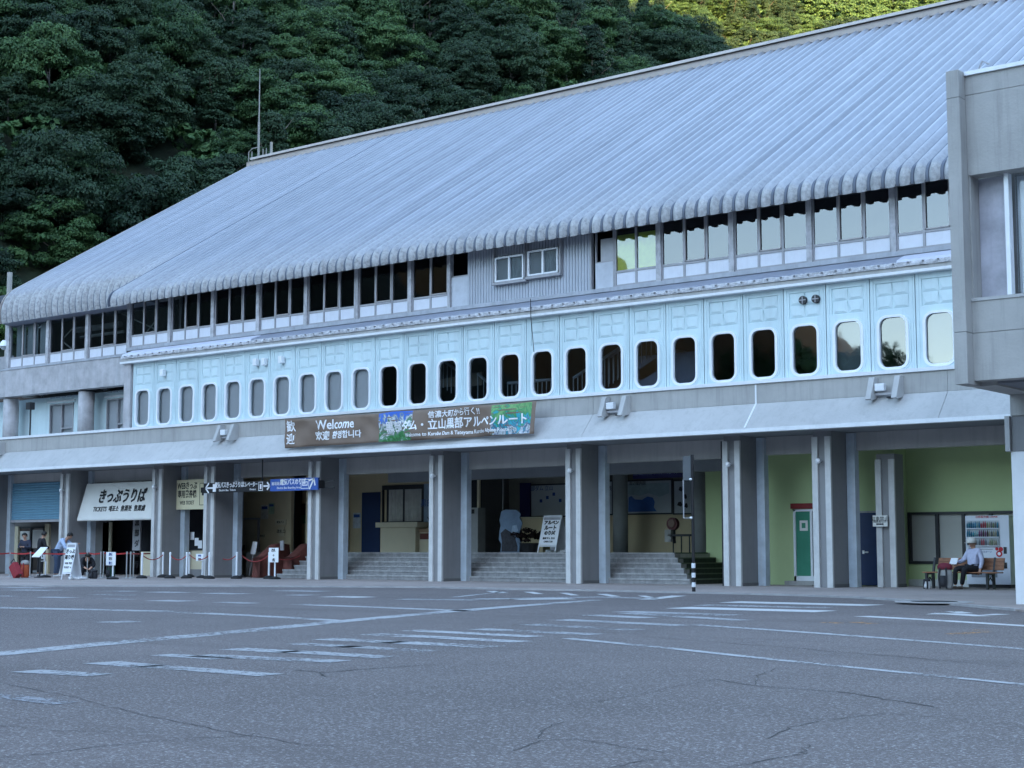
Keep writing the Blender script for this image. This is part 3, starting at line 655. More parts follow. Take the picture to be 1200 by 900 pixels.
# wing: blue wall under the spandrel with sliding doors, round columns
BWY=41.75
def holed(x0,x1,z0,z1,holes,Y,t,m,name):
    xs=sorted({x0,x1,*[h[0] for h in holes],*[h[1] for h in holes]}); zs=sorted({z0,z1,*[h[2] for h in holes],*[h[3] for h in holes]})
    s=MB()
    for i in range(len(xs)-1):
        for j in range(len(zs)-1):
            cx,cz=(xs[i]+xs[i+1])/2,(zs[j]+zs[j+1])/2
            if any(h[0]<cx<h[1] and h[2]<cz<h[3] for h in holes): continue
            s.box(xs[i],xs[i+1],Y,Y+t,zs[j],zs[j+1])
    me=s.mesh(name,m); bm=bmesh.new(); bm.from_mesh(me); bmesh.ops.remove_doubles(bm,verts=bm.verts,dist=1e-4)
    # drop interior faces shared by two neighbouring boxes
    seen={}
    for f in bm.faces: seen.setdefault(tuple(round(c,3) for c in f.calc_center_median()),[]).append(f)
    bmesh.ops.delete(bm,geom=[f for L in seen.values() if len(L)>1 for f in L],context='FACES_ONLY'); bm.to_mesh(me); bm.free()
    return link(name,me,BD)
h1=(PX(55,BWY),PX(83,BWY)); h2=(PX(122,BWY),PX(148,BWY))
zt=PZ(70,473,BWY)
holed(XE-7,XC0+0.7,5.0,7.75,[(h1[0],h1[1],5.0+0.3,zt),(h2[0],h2[1],5.0+0.3,zt)],BWY,0.15,blue_m,'wing_wall')
part('wing_floor',MB().box(XE-8,XC0+0.7,38.6,BWY+3.3,5.05,5.25),concrete)
for a,b in (h1,h2):
    fr=MB(); fr.box(a,a+0.05,BWY-0.03,BWY+0.08,5.3,zt); fr.box(b-0.05,b,BWY-0.03,BWY+0.08,5.3,zt); fr.box(a,b,BWY-0.031,BWY+0.08,zt-0.06,zt); m_=(a+b)/2; fr.box(m_-0.04,m_+0.04,BWY-0.032,BWY+0.08,5.3,zt); fr.box(m_,b,BWY-0.028,BWY+0.08,6.3,6.36)
    o=part('sliding_door',fr,alu_m); link('window_pane',MB().quad((a,BWY+0.04,5.3),(b,BWY+0.04,5.3),(b,BWY+0.04,zt),(a,BWY+0.04,zt)).mesh('window_pane',g_blind,fix=False),o)
    MB().box(a,b,BWY+0.10,BWY+0.12,5.3,zt).build('blind',blind_m,o)
    part('window_head_trim',MB().box(a-0.15,b+0.1,BWY-0.06,BWY-0.002,zt+0.06,zt+0.13),frame_m)
    v=MB(); 
    for q in range(5): v.box(a+0.05+q*0.4,a+0.33+q*0.4,BWY-0.04,BWY-0.002,zt+0.26,zt+0.32)
    part('vent_grille',v,mat('pale_grey_vent',(0.38,0.45,0.5),0.6),kind='stuff')
for px in (13,101):
    p=aty(px,480,41.1); part('round_column',MB().lathe(p.x,41.1,[(0.34,5.2),(0.34,7.73)],20),concrete_w,smooth=True)
for px,py in ((50,461),(123,454)):
    p=aty(px,py,41.3); o=part('globe_lamp',MB().lathe(p.x,41.3,[(0.02,p.z-0.14),(0.11,p.z-0.1),(0.15,p.z),(0.11,p.z+0.1),(0.04,p.z+0.15),(0.03,7.7)],12),iron_m,smooth=True)
p=aty(36,480,39.6); part('loudspeaker_pole',MB().tube([(p.x,39.6,5.2),(p.x,39.6,p.z+0.1)],0.035,8).box(p.x-0.14,p.x+0.14,39.45,39.7,p.z+0.0,p.z+0.3),iron_m)

# ------------------------------------------------------------------ ground floor
PF=[-59.60,-54.0,-48.19,-45.19,-39.70,-34.07,-28.52,-22.98,-20.16,-14.40]
def pillar(x,Y=FY,depth=0.97,w=0.56,zt=zc+0.02,lamp=True):
    o=part('pillar',MB().box(x+0.012,x+w-0.012,Y+0.04,Y+depth,0,zt),pillar_m)
    MB().box(x,x+0.17,Y-0.03,Y+0.05,0,zt-0.15).build('edge_trim',trim_m,o)
    MB().box(x+w-0.17,x+w,Y-0.03,Y+0.05,0,zt-0.15).build('edge_trim',trim_m,o)
    MB().box(x+0.02,x+w+0.012,Y+0.09,Y+depth-0.01,0,0.09).build('skirting',mat('pillar_skirting',(0.15,0.15,0.15),0.8),o)
    if lamp:
        z=3.42; MB().tube([(x+0.26,Y-0.02,z),(x+0.26,Y-0.14,z)],0.03,8).lathe(x+0.26,Y-0.17,[(0.01,z-0.08),(0.06,z-0.06),(0.075,z),(0.06,z+0.055),(0.01,z+0.075)],10).build('wall_lamp',frame_m,o,smooth=True)
    # painted shutter guide at the rear corner
    if lamp: MB().box(x+w+0.002,x+w+0.25,Y+depth-0.05,Y+depth+0.2,0,zt-0.02).build('shutter_guide',rail_m,o)
    if x<-20.1 and x>-60 and lamp: MB().box(x-0.14,x-0.005,Y+depth-0.05,Y+depth+0.2,0,zt-0.02).build('shutter_guide',rail_m,o)
    return o
for x in PF: pillar(x)
pillar(PX(1027,40.35),40.35,0.6,0.56,3.65,False)
# steel conduit beside a pillar
part('drain_pipe',MB().tube([(PX(848,38.9),38.85,0.0),(PX(848,38.9),38.85,4.1)],0.035,8),iron_m)
LY=FY+0.97
for i in range(len(PF)-1):
    a,b=PF[i]+0.56,PF[i+1]
    zl={0:3.8,1:3.75,2:3.65,3:3.70,4:3.66,5:3.66,6:3.68,7:3.72,8:3.74}[i]
    part('lintel',MB().box(a+0.0,b,LY+0.08,LY+0.30,zl,zc+0.015),lintel_m)
part('lintel',MB().box(PF[-1]+0.56,XR+2,LY+0.08,LY+0.30,3.74,zc+0.015),lintel_m)
# left-hand offices floor, walls and ceiling
part('ground_slab',MB().box(XE-6,XR+2,41.9,54,-0.2,-0.004),concrete)
IY=42.2
# bay with the half-open shutter
def slats(x0,x1,Y,z0,z1,pitch,m,name):
    s=MB(); z=z0
    while z<z1-0.01:
        s.prism([(Y,z),(Y-0.03,z+0.02),(Y-0.03,z+pitch*0.7),(Y,z+pitch*0.95),(Y+0.02,z+pitch*0.95),(Y+0.02,z)],'x',x0,x1); z+=pitch
    return part(name,s,m,kind='stuff')
A0,A1=PF[0]+0.8,PF[1]-0.14
zsh=PZ(45,609,LY+0.1)
slats(A0,A1,LY+0.05,zsh,3.8,0.105,shut_m,'roller_shutter')
part('shutter_bottom_rail',MB().box(A0,A1,LY-0.02,LY+0.09,zsh-0.1,zsh-0.005),alu_m)
wy=41.2
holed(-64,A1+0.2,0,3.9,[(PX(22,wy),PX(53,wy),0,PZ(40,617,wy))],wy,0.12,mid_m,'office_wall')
fr=MB(); a,b=PX(22,wy),PX(53,wy); zt=PZ(40,617,wy); fr.box(a,a+0.06,wy-0.04,wy+0.1,0,zt); fr.box(b-0.06,b,wy-0.04,wy+0.1,0,zt); fr.box(a,b,wy-0.04,wy+0.1,zt-0.08,zt); m_=(a+b)/2; fr.box(m_-0.05,m_+0.05,wy-0.042,wy+0.1,0,zt-0.08)
o=part('entrance_door',fr,iron_m)
MB().box(a+0.1,m_-0.08,wy+0.0,wy+0.02,1.1,zt-0.2).build('poster',sign_w,o); MB().box(m_+0.1,b-0.1,wy+0.0,wy+0.02,1.1,zt-0.15).build('poster',sign_w,o)
part('inner_post',MB().box(PX(53,wy-0.1),PX(58,wy-0.1),wy-0.1,wy-0.0,0,PZ(55,614,wy)),creamlt_m)
part('inner_post',MB().box(PX(18,wy-0.1),PX(22,wy-0.1),wy-0.1,wy-0.0,0,PZ(20,617,wy)),creamlt_m)
# ticket office bay
B0,B1=PF[1]+0.56,PF[2]
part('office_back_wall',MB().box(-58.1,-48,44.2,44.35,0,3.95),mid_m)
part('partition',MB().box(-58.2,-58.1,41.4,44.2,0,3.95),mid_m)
part('door_leaf',MB().box(PX(121,41.2),PX(131,41.2),41.2,41.26,0,PZ(125,612,41.2)),creamlt_m)
o=part('vertical_notice_board',MB().box(PX(156,40.6),PX(165,40.6),40.6,40.66,1.0,PZ(160,605,40.6)),mat('grey_board',(0.36,0.37,0.39),0.6))
p=aty(160,630,40.58)
for q,ch in enumerate('黒部ダム行'): text(ch,0.3,ink,o,(p.x,40.59,PZ(160,613,40.6)-q*0.42),bold=0.005)
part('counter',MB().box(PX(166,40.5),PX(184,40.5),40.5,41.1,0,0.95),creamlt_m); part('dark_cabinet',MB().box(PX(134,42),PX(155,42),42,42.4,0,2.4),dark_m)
# web ticket bay
C0,C1=PF[2]+0.81,PF[3]-0.14
cw=MB(); wy2=40.1
wx0,wx1=PX(219,wy2),PX(242,wy2); wz0,wz1=PZ(228,645,wy2),PZ(228,597,wy2)
holed(C0-0.2,C1+0.2,0,3.7,[(wx0,wx1,wz0,wz1)],wy2,0.12,creamlt_m,'ticket_window_wall')
part('window_frame',MB().box(wx0,wx0+0.05,wy2-0.03,wy2+0.05,wz0,wz1).box(wx1-0.05,wx1,wy2-0.03,wy2+0.05,wz0,wz1).box(wx0,wx1,wy2-0.031,wy2+0.05,wz0,wz0+0.05),iron_m)
part('interior_shelf',MB().box(wx0,wx1,wy2+1.2,wy2+1.4,wz0,wz0+0.7),mid_m)
part('base_band',MB().box(C0-0.2,C1+0.2,wy2-0.02,wy2-0.002,0,0.28),pillar_m)
for q,(px,py) in enumerate(((231,635),(235,638),(226,628))):
    p=aty(px,py,wy2+0.05); part('notice',MB().box(p.x-0.11,p.x+0.11,wy2+0.02,wy2+0.03,p.z-0.15,p.z+0.15),sign_bright)
# passage with ticket gates
D0,D1=PF[3]+0.81,PF[4]
part('passage_wall',MB().box(-50,PX(341,42.3),42.3,42.45,0,3.95),cream_m)
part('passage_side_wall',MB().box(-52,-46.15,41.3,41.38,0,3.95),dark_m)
part('passage_ceiling',MB().box(XE,-14,LY+0.35,53.5,3.95,4.05),mat('ceiling_white',(0.55,0.55,0.53),0.8))
dx0,dx1=PX(284,42.2),PX(302,42.2); o=part('cream_door',MB().box(dx0,dx1,42.22,42.29,0,PZ(293,610,42.2)),creamlt_m); MB().box(dx0+0.1,dx0+0.16,42.16,42.22,1.0,1.2).build('handle',iron_m,o)
part('door_frame',MB().box(dx0-0.05,dx0,42.2,42.295,0,PZ(293,609,42.2)).box(dx1,dx1+0.05,42.2,42.295,0,PZ(293,609,42.2)).box(dx0-0.05,dx1+0.05,42.2,42.295,PZ(293,609,42.2),PZ(293,607,42.2)),alu_m)
for px,py,w,h in ((329,612,0.6,0.22),(330,623,0.3,0.36),(308,628,0.12,0.2)):
    p=aty(px,py,42.28); o=part('notice',MB().box(p.x-w/2,p.x+w/2,42.26,42.295,p.z-h/2,p.z+h/2),creamlt_m)
    text('電気バス' if w>0.5 else '改札口',h*0.45,ink,o,(p.x,42.255,p.z))
part('passage_rear_wall',MB().box(PX(335,47),PX(372,47.5),47.5,47.6,0,4.0),mat('olive_dim_wall',(0.20,0.20,0.15),0.8))
for px,py in ((358,596),(358,606),):
    p=aty(px,py,44.0); o=part('green_exit_board' if py>600 else 'black_timetable_board',MB().box(p.x-0.28,p.x+0.28,44.0,44.05,p.z-0.25,p.z+0.2),mat('exit_green',(0.02,0.16,0.09),0.5) if py>600 else blackp_m)
# stairs to the hall: six steps, wrapping round a corner at the right end
HZ=0.93; ns=6; rise=HZ/ns; SY=LY+0.12; tread=0.29
E0=PF[4]+0.81; XCr=PX(808,SY)   # outer corner at the bottom
nose_m=mat('step_nosing_concrete',(0.36,0.36,0.355),0.9,0.25,5,0.3,30,streak=0.5)
def flight(x0,x1):
    for i in range(ns):
        part('step',MB().box(x0,x1,SY+tread*i,SY+tread*i+tread+0.03,rise*i if i else 0,rise*(i+1)-0.0),step_m)
        part('step_nosing',MB().box(x0+0.005,x1-0.005,SY+tread*i-0.02,SY+tread*i+0.05,rise*(i+1)-0.045,rise*(i+1)+0.004),nose_m)
flight(-42.4,PF[5]+0.3); flight(PF[5]+0.305,PF[6]+0.3)
for i in range(ns):
    xr=XCr-tread*i
    y0=SY+tread*i
    part('step',MB().box(PF[6]+0.305,xr,y0,y0+tread+0.03,0,rise*(i+1)),step_m)
    part('step_nosing',MB().box(PF[6]+0.31,xr-0.01,y0-0.02,y0+0.05,rise*(i+1)-0.045,rise*(i+1)+0.004),nose_m)
    s=part('green_step',MB().box(xr-tread,xr-0.002,y0+0.05,43.3,0.0,rise*(i+1)-0.004 if i<ns else HZ),gstep_m)
    s=part('green_nosing',MB().box(xr-0.05,xr+0.02,y0+0.05,43.28,rise*(i+1)-0.03,rise*(i+1)+0.006),mat('green_nosing',(0.10,0.13,0.09),0.8))
hx1=XCr-tread*ns
part('hall_floor',MB().box(-46,PF[6]+0.81,SY+tread*ns+0.03,53.9,0.05,HZ-0.001),concrete)
part('hall_floor',MB().box(PF[6]+0.815,hx1+0.3,SY+tread*ns+0.03,53.9,0.05,HZ-0.001),concrete)
# hall back walls
bay5=44.6
part('hall_back_wall',MB().box(-46,PX(548,bay5),bay5,bay5+0.15,HZ,3.95),cream_m)
xs_=PX(410,bay5); part('hall_side_wall',MB().box(xs_-0.1,xs_,42.3,bay5,0.0,3.95),cream_m)
a,b=PX(425,bay5),PX(446,bay5); o=part('blue_door',MB().box(a,b,bay5-0.05,bay5-0.004,HZ,PZ(435,577,bay5)),navy_m)
a,b=PX(449,bay5),PX(497,bay5); z0,z1=PZ(470,611,bay5),PZ(470,570,bay5)
fr=MB(); fr.box(a,b,bay5-0.08,bay5-0.01,z1-0.12,z1+0.05); fr.box(a,b,bay5-0.08,bay5-0.01,z0-0.06,z0); 
for t in (0,0.12,0.52,0.97): x=a+(b-a)*t; fr.box(x,x+0.07,bay5-0.082,bay5-0.01,z0,z1-0.12)
o=part('curtained_window',fr,iron_m)
cu=MB(); n=26
for q in range(n):
    xa_=a+0.3+(b-a-0.35)*q/n; xb_=a+0.3+(b-a-0.35)*(q+1)/n; cu.quad((xa_,bay5-0.03-0.03*(q%2),z0),(xb_,bay5-0.03-0.03*((q+1)%2),z0),(xb_,bay5-0.03-0.03*((q+1)%2),z1-.12),(xa_,bay5-0.03-0.03*(q%2),z1-.12))
cu.build('curtain',mat('hall_curtain',(0.5,0.5,0.46),0.9,0.15,4),o)
# right part: green walls, doors
GY=41.35
gx0=PX(827,43.4)
part('green_wall',MB().box(gx0,-23.62,43.4,43.5,0,3.95),green_m)
part('green_wall',MB().box(-23.7,-23.61,GY,43.4,0,3.95),green_m)
dd0,dd1=PX(930,GY),PX(965,GY); dz=PZ(940,597,GY); dzt=PZ(940,590,GY)
ndx0,ndx1=PX(1008,GY),PX(1024,GY); ndz=PZ(1015,601,GY)
holed(-23.605,PX(1050,GY),0,3.95,[(dd0,dd1,0.12,dz)],GY,0.12,green_m,'green_wall')
fr=MB(); fr.box(dd0,dd0+0.07,GY-0.04,GY+0.06,0.12,dz); fr.box(dd1-0.07,dd1,GY-0.04,GY+0.06,0.12,dz); fr.box(dd0,dd1,GY-0.04,GY+0.06,dz-0.06,dz); fr.box(dd0,dd1,GY-0.04,GY+0.06,0.12,0.26); q=PX(951,GY); fr.box(q-0.035,q+0.035,GY-0.045,GY+0.06,0.2,dz)
o=part('green_glass_door',fr,frame_m); MB().box(dd0+0.06,q,GY+0.0,GY+0.03,0.25,dz-0.05).build('door_leaf',mat('green_door_glass',(0.07,0.27,0.18),0.15,0.1),o); MB().box(q,dd1-0.06,GY+0.01,GY+0.03,0.25,dz-0.05).build('door_leaf',dark_m,o)
p=aty(942,616,GY); MB().box(p.x-0.13,p.x+0.13,GY-0.012,GY-0.002,p.z-0.15,p.z+0.15).build('door_notice',sign_w,o); MB().box(p.x-0.06,p.x+0.06,GY-0.016,GY-0.013,p.z-0.07,p.z+0.08).build('pictogram',mat('green_ink',(0.05,0.25,0.15),0.5),o)
part('red_door_header',MB().box(dd0-0.05,dd1+0.05,GY-0.10,GY-0.005,dz+0.02,dzt),mat('dark_red_paint',(0.22,0.02,0.02),0.5))
part('door_step',MB().box(dd0-0.15,dd1+0.2,GY-0.35,GY-0.01,0.001,0.12),concrete)
o=part('navy_door',MB().box(ndx0,ndx1+0.25,GY-0.045,GY-0.003,0.02,ndz),navy_m); MB().box(ndx0+0.08,ndx0+0.25,GY-0.09,GY-0.047,0.93,0.97).box(ndx0+0.08,ndx0+0.13,GY-0.08,GY-0.047,0.9,1.0).build('handle',chrome_m,o)
part('door_frame',MB().box(ndx0-0.06,ndx0-0.002,GY-0.07,GY-0.004,0,ndz+0.05).box(ndx0-0.06,ndx1+0.25,GY-0.07,GY-0.004,ndz+0.003,ndz+0.05),alu_m)
GY2=42.1
rx0=PX(1050,GY)
part('green_wall',MB().box(rx0-0.1,rx0,GY+0.125,GY2,0,3.95),green_m); rx0=PX(1040,GY2)
ww=[max(PX(1064,GY2),rx0+0.05),PX(1188,GY2)]; wz=[PZ(1090,661,GY2),PZ(1090,600,GY2)]
holed(rx0,XR+2,0,3.95,[(ww[0],ww[1],wz[0],wz[1])],GY2,0.12,green_m,'green_wall')
fr=MB(); fr.box(ww[0],ww[1],GY2-0.04,GY2+0.05,wz[0],wz[0]+0.08); fr.box(ww[0],ww[1],GY2-0.04,GY2+0.05,wz[1]-0.07,wz[1])
for px in (1064,1096,1127,1159): x=max(PX(px,GY2),ww[0]); fr.box(x,x+0.09,GY2-0.042,GY2+0.05,wz[0],wz[1])
o=part('shop_window',fr,iron_m); MB().box(ww[0],ww[1],GY2+0.055,GY2+0.07,wz[0],wz[1]).build('window_film',mat('white_window_film',(0.42,0.42,0.38),0.4,0.08,0.9),o)
part('skirting_tile',MB().box(rx0+0.02,XR+2,GY2-0.03,GY2-0.002,0,0.19),mat('pale_tile',(0.55,0.57,0.56),0.4,0.1,6))
part('end_wall',MB().box(-9.4,-9.2,LY,GY2,0,4.1),green_m)
# hall depth (behind the second stair)
dy=47.05
part('hall_rear_wall',MB().box(PX(548,bay5)-0.4,-30,dy,dy+0.15,HZ,3.95),mat('hall_rear',(0.34,0.33,0.27),0.8))
part('hall_partition',MB().box(PX(548,bay5)-0.1,PX(548,bay5),bay5+0.15,dy,HZ,3.95),mid_m)
yw=46.5
yx0=PX(690,yw)
part('map_wall',MB().box(yx0,PX(828,yw)+0.8,yw,yw+0.12,HZ,3.95),cream_m)
part('map_wall_upper',MB().box(yx0,PX(828,yw)+0.8,yw-0.06,yw-0.003,PZ(760,603,yw),3.95),mat('dark_olive_board',(0.10,0.10,0.08),0.8))
for px,Yc,r in ((727,45.2,0.26),(820,44.3,0.26)):
    x=PX(px,Yc); part('round_column',MB().lathe(x,Yc,[(r,HZ),(r,3.95)],18),mat('column_grey',(0.30,0.32,0.31),0.7),smooth=True)
# beam line under hall ceiling with faint strip sign
part('hall_beam',MB().box(E0,hx1+3,42.0,42.4,3.45,3.94),soffit_m)
for px,w in ((479,1.3),(640,1.0)): x=PX(px,41.5); part('ceiling_lamp',MB().box(x-w,x+w,41.5,41.6,3.80,3.87),frame_m)
# interior stair and railings behind the blue panel windows
rail_w=mat('white_railing',(0.55,0.62,0.72),0.4)
def rail(p0,p1,Y,h=0.9,name='stair_railing'):
    o=part(name,MB().tube([(p0[0],Y,p0[1]),(p1[0],Y,p1[1])],0.05,8),rail_w); L=abs(p1[0]-p0[0]); n=max(2,int(L/0.17))
    s=MB()
    for i in range(n+1): t=i/n; x=p0[0]+(p1[0]-p0[0])*t; z=p0[1]+(p1[1]-p0[1])*t; s.box(x-0.014,x+0.014,Y-0.012,Y+0.012,z-h,z)
    s.build('baluster',rail_w,o,kind='stuff'); return o
RYY=39.6
def wp(px,py): p=aty(px,py,RYY); return (p.x,p.z)
rail(wp(560,438),wp(574,450),RYY); rail(wp(595,449),wp(656,444),RYY); rail(wp(672,443),wp(730,405),RYY); rail(wp(515,420),wp(548,442),RYY)
st=MB(); a=wp(712,456); b=wp(782,405)
n=9
for i in range(n):
    t=i/n; x=a[0]+(b[0]-a[0])*t; z=a[1]+(b[1]-a[1])*t; st.box(x,x+(b[0]-a[0])/n+0.05,RYY+0.25,RYY+1.3,z,z+0.06); st.box(x,x+0.03,RYY+0.25,RYY+1.3,z-0.15,z)
part('inner_stair_tread',st,mat('inner_stair_white',(0.6,0.62,0.66),0.6),kind='stuff')
part('inner_stair_stringer',MB().prism([(a[0]-.2,a[1]-.35),(a[0]-.2,a[1]-.05),(b[0],b[1]-.05),(b[0],b[1]-.5)],'y',RYY+0.2,RYY+0.25),mat('inner_stringer',(0.18,0.10,0.08),0.6))
rail((a[0]-.1,a[1]+1.0),(b[0],b[1]+1.0),RYY+0.2)
a=wp(515,470); b=wp(560,440)
part('inner_stair_stringer',MB().prism([(a[0]-.2,a[1]+.5),(a[0]-.2,a[1]+.75),(b[0],b[1]+.15),(b[0],b[1]-.3)],'y',RYY+0.2,RYY+0.3),mat('inner_beam_tan',(0.35,0.30,0.26),0.6))
part('inner_wall_pink',MB().box(PX(484,40.6),PX(506,40.6),40.6,40.7,5.7,8.3),mat('inner_pinkish',(0.40,0.33,0.34),0.7))
for px in (764,806): x=PX(px,39.8); part('stored_blue_panel',MB().box(x-0.65,x+0.65,39.8,39.9,5.7,6.9),mat('stored_panel',(0.22,0.30,0.48),0.3))
# cable hanging down the facade
cb=MB(); cb.tube([(PX(622,38.1),38.1,8.75),(PX(622.4,38.1),38.1,8.2),(PX(624,38.2),38.2,7.7),(PX(626,38.25),38.25,7.1)],0.012,5); part('loose_cable',cb,iron_m)

# ------------------------------------------------------------------ annex on the right
AX=thing('annex_building','grey concrete corner block projecting at the right edge with a recessed window bay','building',(-8,30,0))
ay=26.6
def apart(name,mb,m,parent=None,**k): return mb.build(name,m,parent or AX,**k)
fx0,fx1=-10.99,-10.75
z0,z1=3.93,9.62
py_=ay+0.28
for a,b in ((z0,PZ(1118,390,ay)),(PZ(1118,390,ay)+0.01,PZ(1116,115,ay)),(PZ(1116,115,ay)+0.01,z1)):
    apart('corner_fin',MB().box(fx0,fx1,ay,ay+0.6,a,b),concrete)
wz0,wz1=5.42,7.72
for a,b in ((4.0,PZ(1150,390,py_)),(PZ(1150,390,py_)+0.01,wz0),):
    apart('facade_slab',MB().box(fx1+0.002,-3.0,py_,py_+0.35,a,b),concrete)
apart('facade_slab',MB().box(fx1+0.002,-3.0,py_,py_+0.35,wz1,PZ(1150,109,py_)),concrete); apart('facade_slab',MB().box(fx1+0.002,-3.0,py_,py_+0.35,PZ(1150,109,py_)+0.01,9.55),concrete)
apart('sill',MB().box(fx1+0.004,-3.0,py_-0.02,py_+0.34,wz0+0.002,wz0+0.06),concrete_lt)
apart('recess_jamb',MB().box(fx1+0.003,fx1+0.035,py_+0.03,py_+0.6,wz0+0.062,wz1-0.002),concrete)
apart('recess_panel',MB().box(fx1+0.038,PX(1192,py_+0.42),py_+0.40,py_+0.46,wz0+0.062,wz1-0.002),mat('weathered_render',(0.44,0.44,0.49),0.8,0.25,1.6,0.2,12,streak=0.6,dirt=(0.34,0.34,0.40)))
x=PX(1190,py_+0.25); apart('window_mullion',MB().box(x,x+0.08,py_+0.22,py_+0.39,wz0+0.06,wz1-0.002),frame_m)
apart('window_pane',MB().box(x+0.1,-3.2,py_+0.5,py_+0.52,wz0+0.06,wz1-0.002),g_blind); apart('blind',MB().box(x+0.1,-3.2,py_+0.6,py_+0.62,wz0+0.06,wz1-0.002),sign_bright)
apart('parapet_coping',MB().box(fx1+0.005,-3.0,py_-0.05,py_+0.4,9.555,9.63),frame_m)
apart('body',MB().box(fx0+0.05,-3.0,py_+0.95,34.5,4.05,9.5),concrete)
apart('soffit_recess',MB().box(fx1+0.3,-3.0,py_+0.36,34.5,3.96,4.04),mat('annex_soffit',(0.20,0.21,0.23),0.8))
apart('edge_beam',MB().box(fx0+0.04,fx1+0.28,ay+0.62,34.5,3.93,4.05),concrete)
apart('cross_beam',MB().box(-10.93,-8.5,29.05,34.0,3.53,3.925),concrete)
apart('column_head',MB().box(-11.03,-10.94,29.0,33.0,2.86,3.525),concrete_lt); apart('column_head_face',MB().box(-10.935,-10.2,29.08,33.0,2.86,3.525),pillar_m)
apart('column',MB().box(-10.96,-10.2,29.1,29.9,0,2.855),white_m)
bh=thing('roof_bracket','small metal bracket on the annex parapet against the ribbed roof','bracket',aty(1150,60,26.9))
p=aty(1151,70,26.95); MB().tube([(p.x-0.1,26.95,9.6),(p.x,26.95,9.8),(p.x+0.12,26.95,9.72)],0.02,6).build('rod',alu_m,bh)

# ------------------------------------------------------------------ small things on the facade
def bracket(px,label):
    Y=YU; x=PX(px,Y); t=thing('floodlight_bracket',label,'floodlight',(x,Y,5.3),group='floodlight brackets on the concrete band')
    for dx in (-0.42,0.30):
        MB().prism([(Y+0.02,5.52),(Y-0.22,5.52),(Y-0.48,4.93),(Y-0.40,4.90),(Y+0.02,4.98)],'x',x+dx,x+dx+0.15).build('concrete_fin',concrete_lt,t)
    MB().box(x-0.25,x+0.02,Y-0.28,Y-0.12,5.14,5.34).build('lamp_housing',white_m,t,bevel=0.02)
    MB().box(x-0.27,x+0.3,Y-0.20,Y-0.1,5.04,5.10).build('cross_bar',alu_m,t); MB().tube([(x+0.1,Y-0.05,4.98),(x+0.1,Y-0.25,4.96)],0.03,6).build('cable_end',iron_m,t)
bracket(268,'twin-finned concrete floodlight bracket left of the brown banner'); bracket(725,'twin-finned concrete floodlight bracket right of the brown banner, mid facade'); bracket(1044,'twin-finned concrete floodlight bracket nearest the annex')
bracket(-4,'twin-finned concrete floodlight bracket at the far left edge of the facade')
# banner
BY=37.55
bx0,bx1=PX(332,BY),PX(627,BY); bz1=5.50; bz0=4.50
BW=bx1-bx0
def wave(x,z):
    return 0.06*math.sin((x-bx0)*1.7+2.2*(z-bz0))+0.045*math.sin((x-bx0)*3.9-3.6*(z-bz0)+1)+0.06*noise.noise((x*1.6+z*2,z*2,0))
def bwarp(co): 
    sag=0.035*math.sin((co.x-bx0)/BW*math.pi*4)**2*((bz1-co.z)*0+1)*(1 if co.z>(bz0+bz1)/2 else -0.4)*abs(co.z-(bz0+bz1)/2)*2
    return Vector((co.x,co.y+wave(co.x,co.z),co.z-sag))
BN=thing('welcome_banner','long brown welcome banner with white lettering and mountain pictures hung on the concrete band','banner',((bx0+bx1)/2,BY,5))
def sheet(name,x0,x1,z0,z1,y,m,nx=60,nz=8,thick=0.0):
    v=[];f=[]
    for i in range(nx+1):
        for j in range(nz+1):
            v.append(tuple(bwarp(Vector((x0+(x1-x0)*i/nx,y,z0+(z1-z0)*j/nz)))))
    for i in range(nx):
        for j in range(nz): a=i*(nz+1)+j; f.append((a,a+nz+1,a+nz+2,a+1))
    me=bpy.data.meshes.new(name); me.from_pydata(v,[],f); me.materials.append(m); me.polygons.foreach_set('use_smooth',[True]*len(f)); o=link(name,me,BN); return o
ban_m=mat('banner_brown',(0.20,0.145,0.11),0.7,0.08,2,0.0)
o=sheet('cloth',bx0,bx1,bz0,bz1,BY,ban_m,160,10); s_=o.modifiers.new('s','SOLIDIFY'); s_.thickness=0.006; s_.offset=1
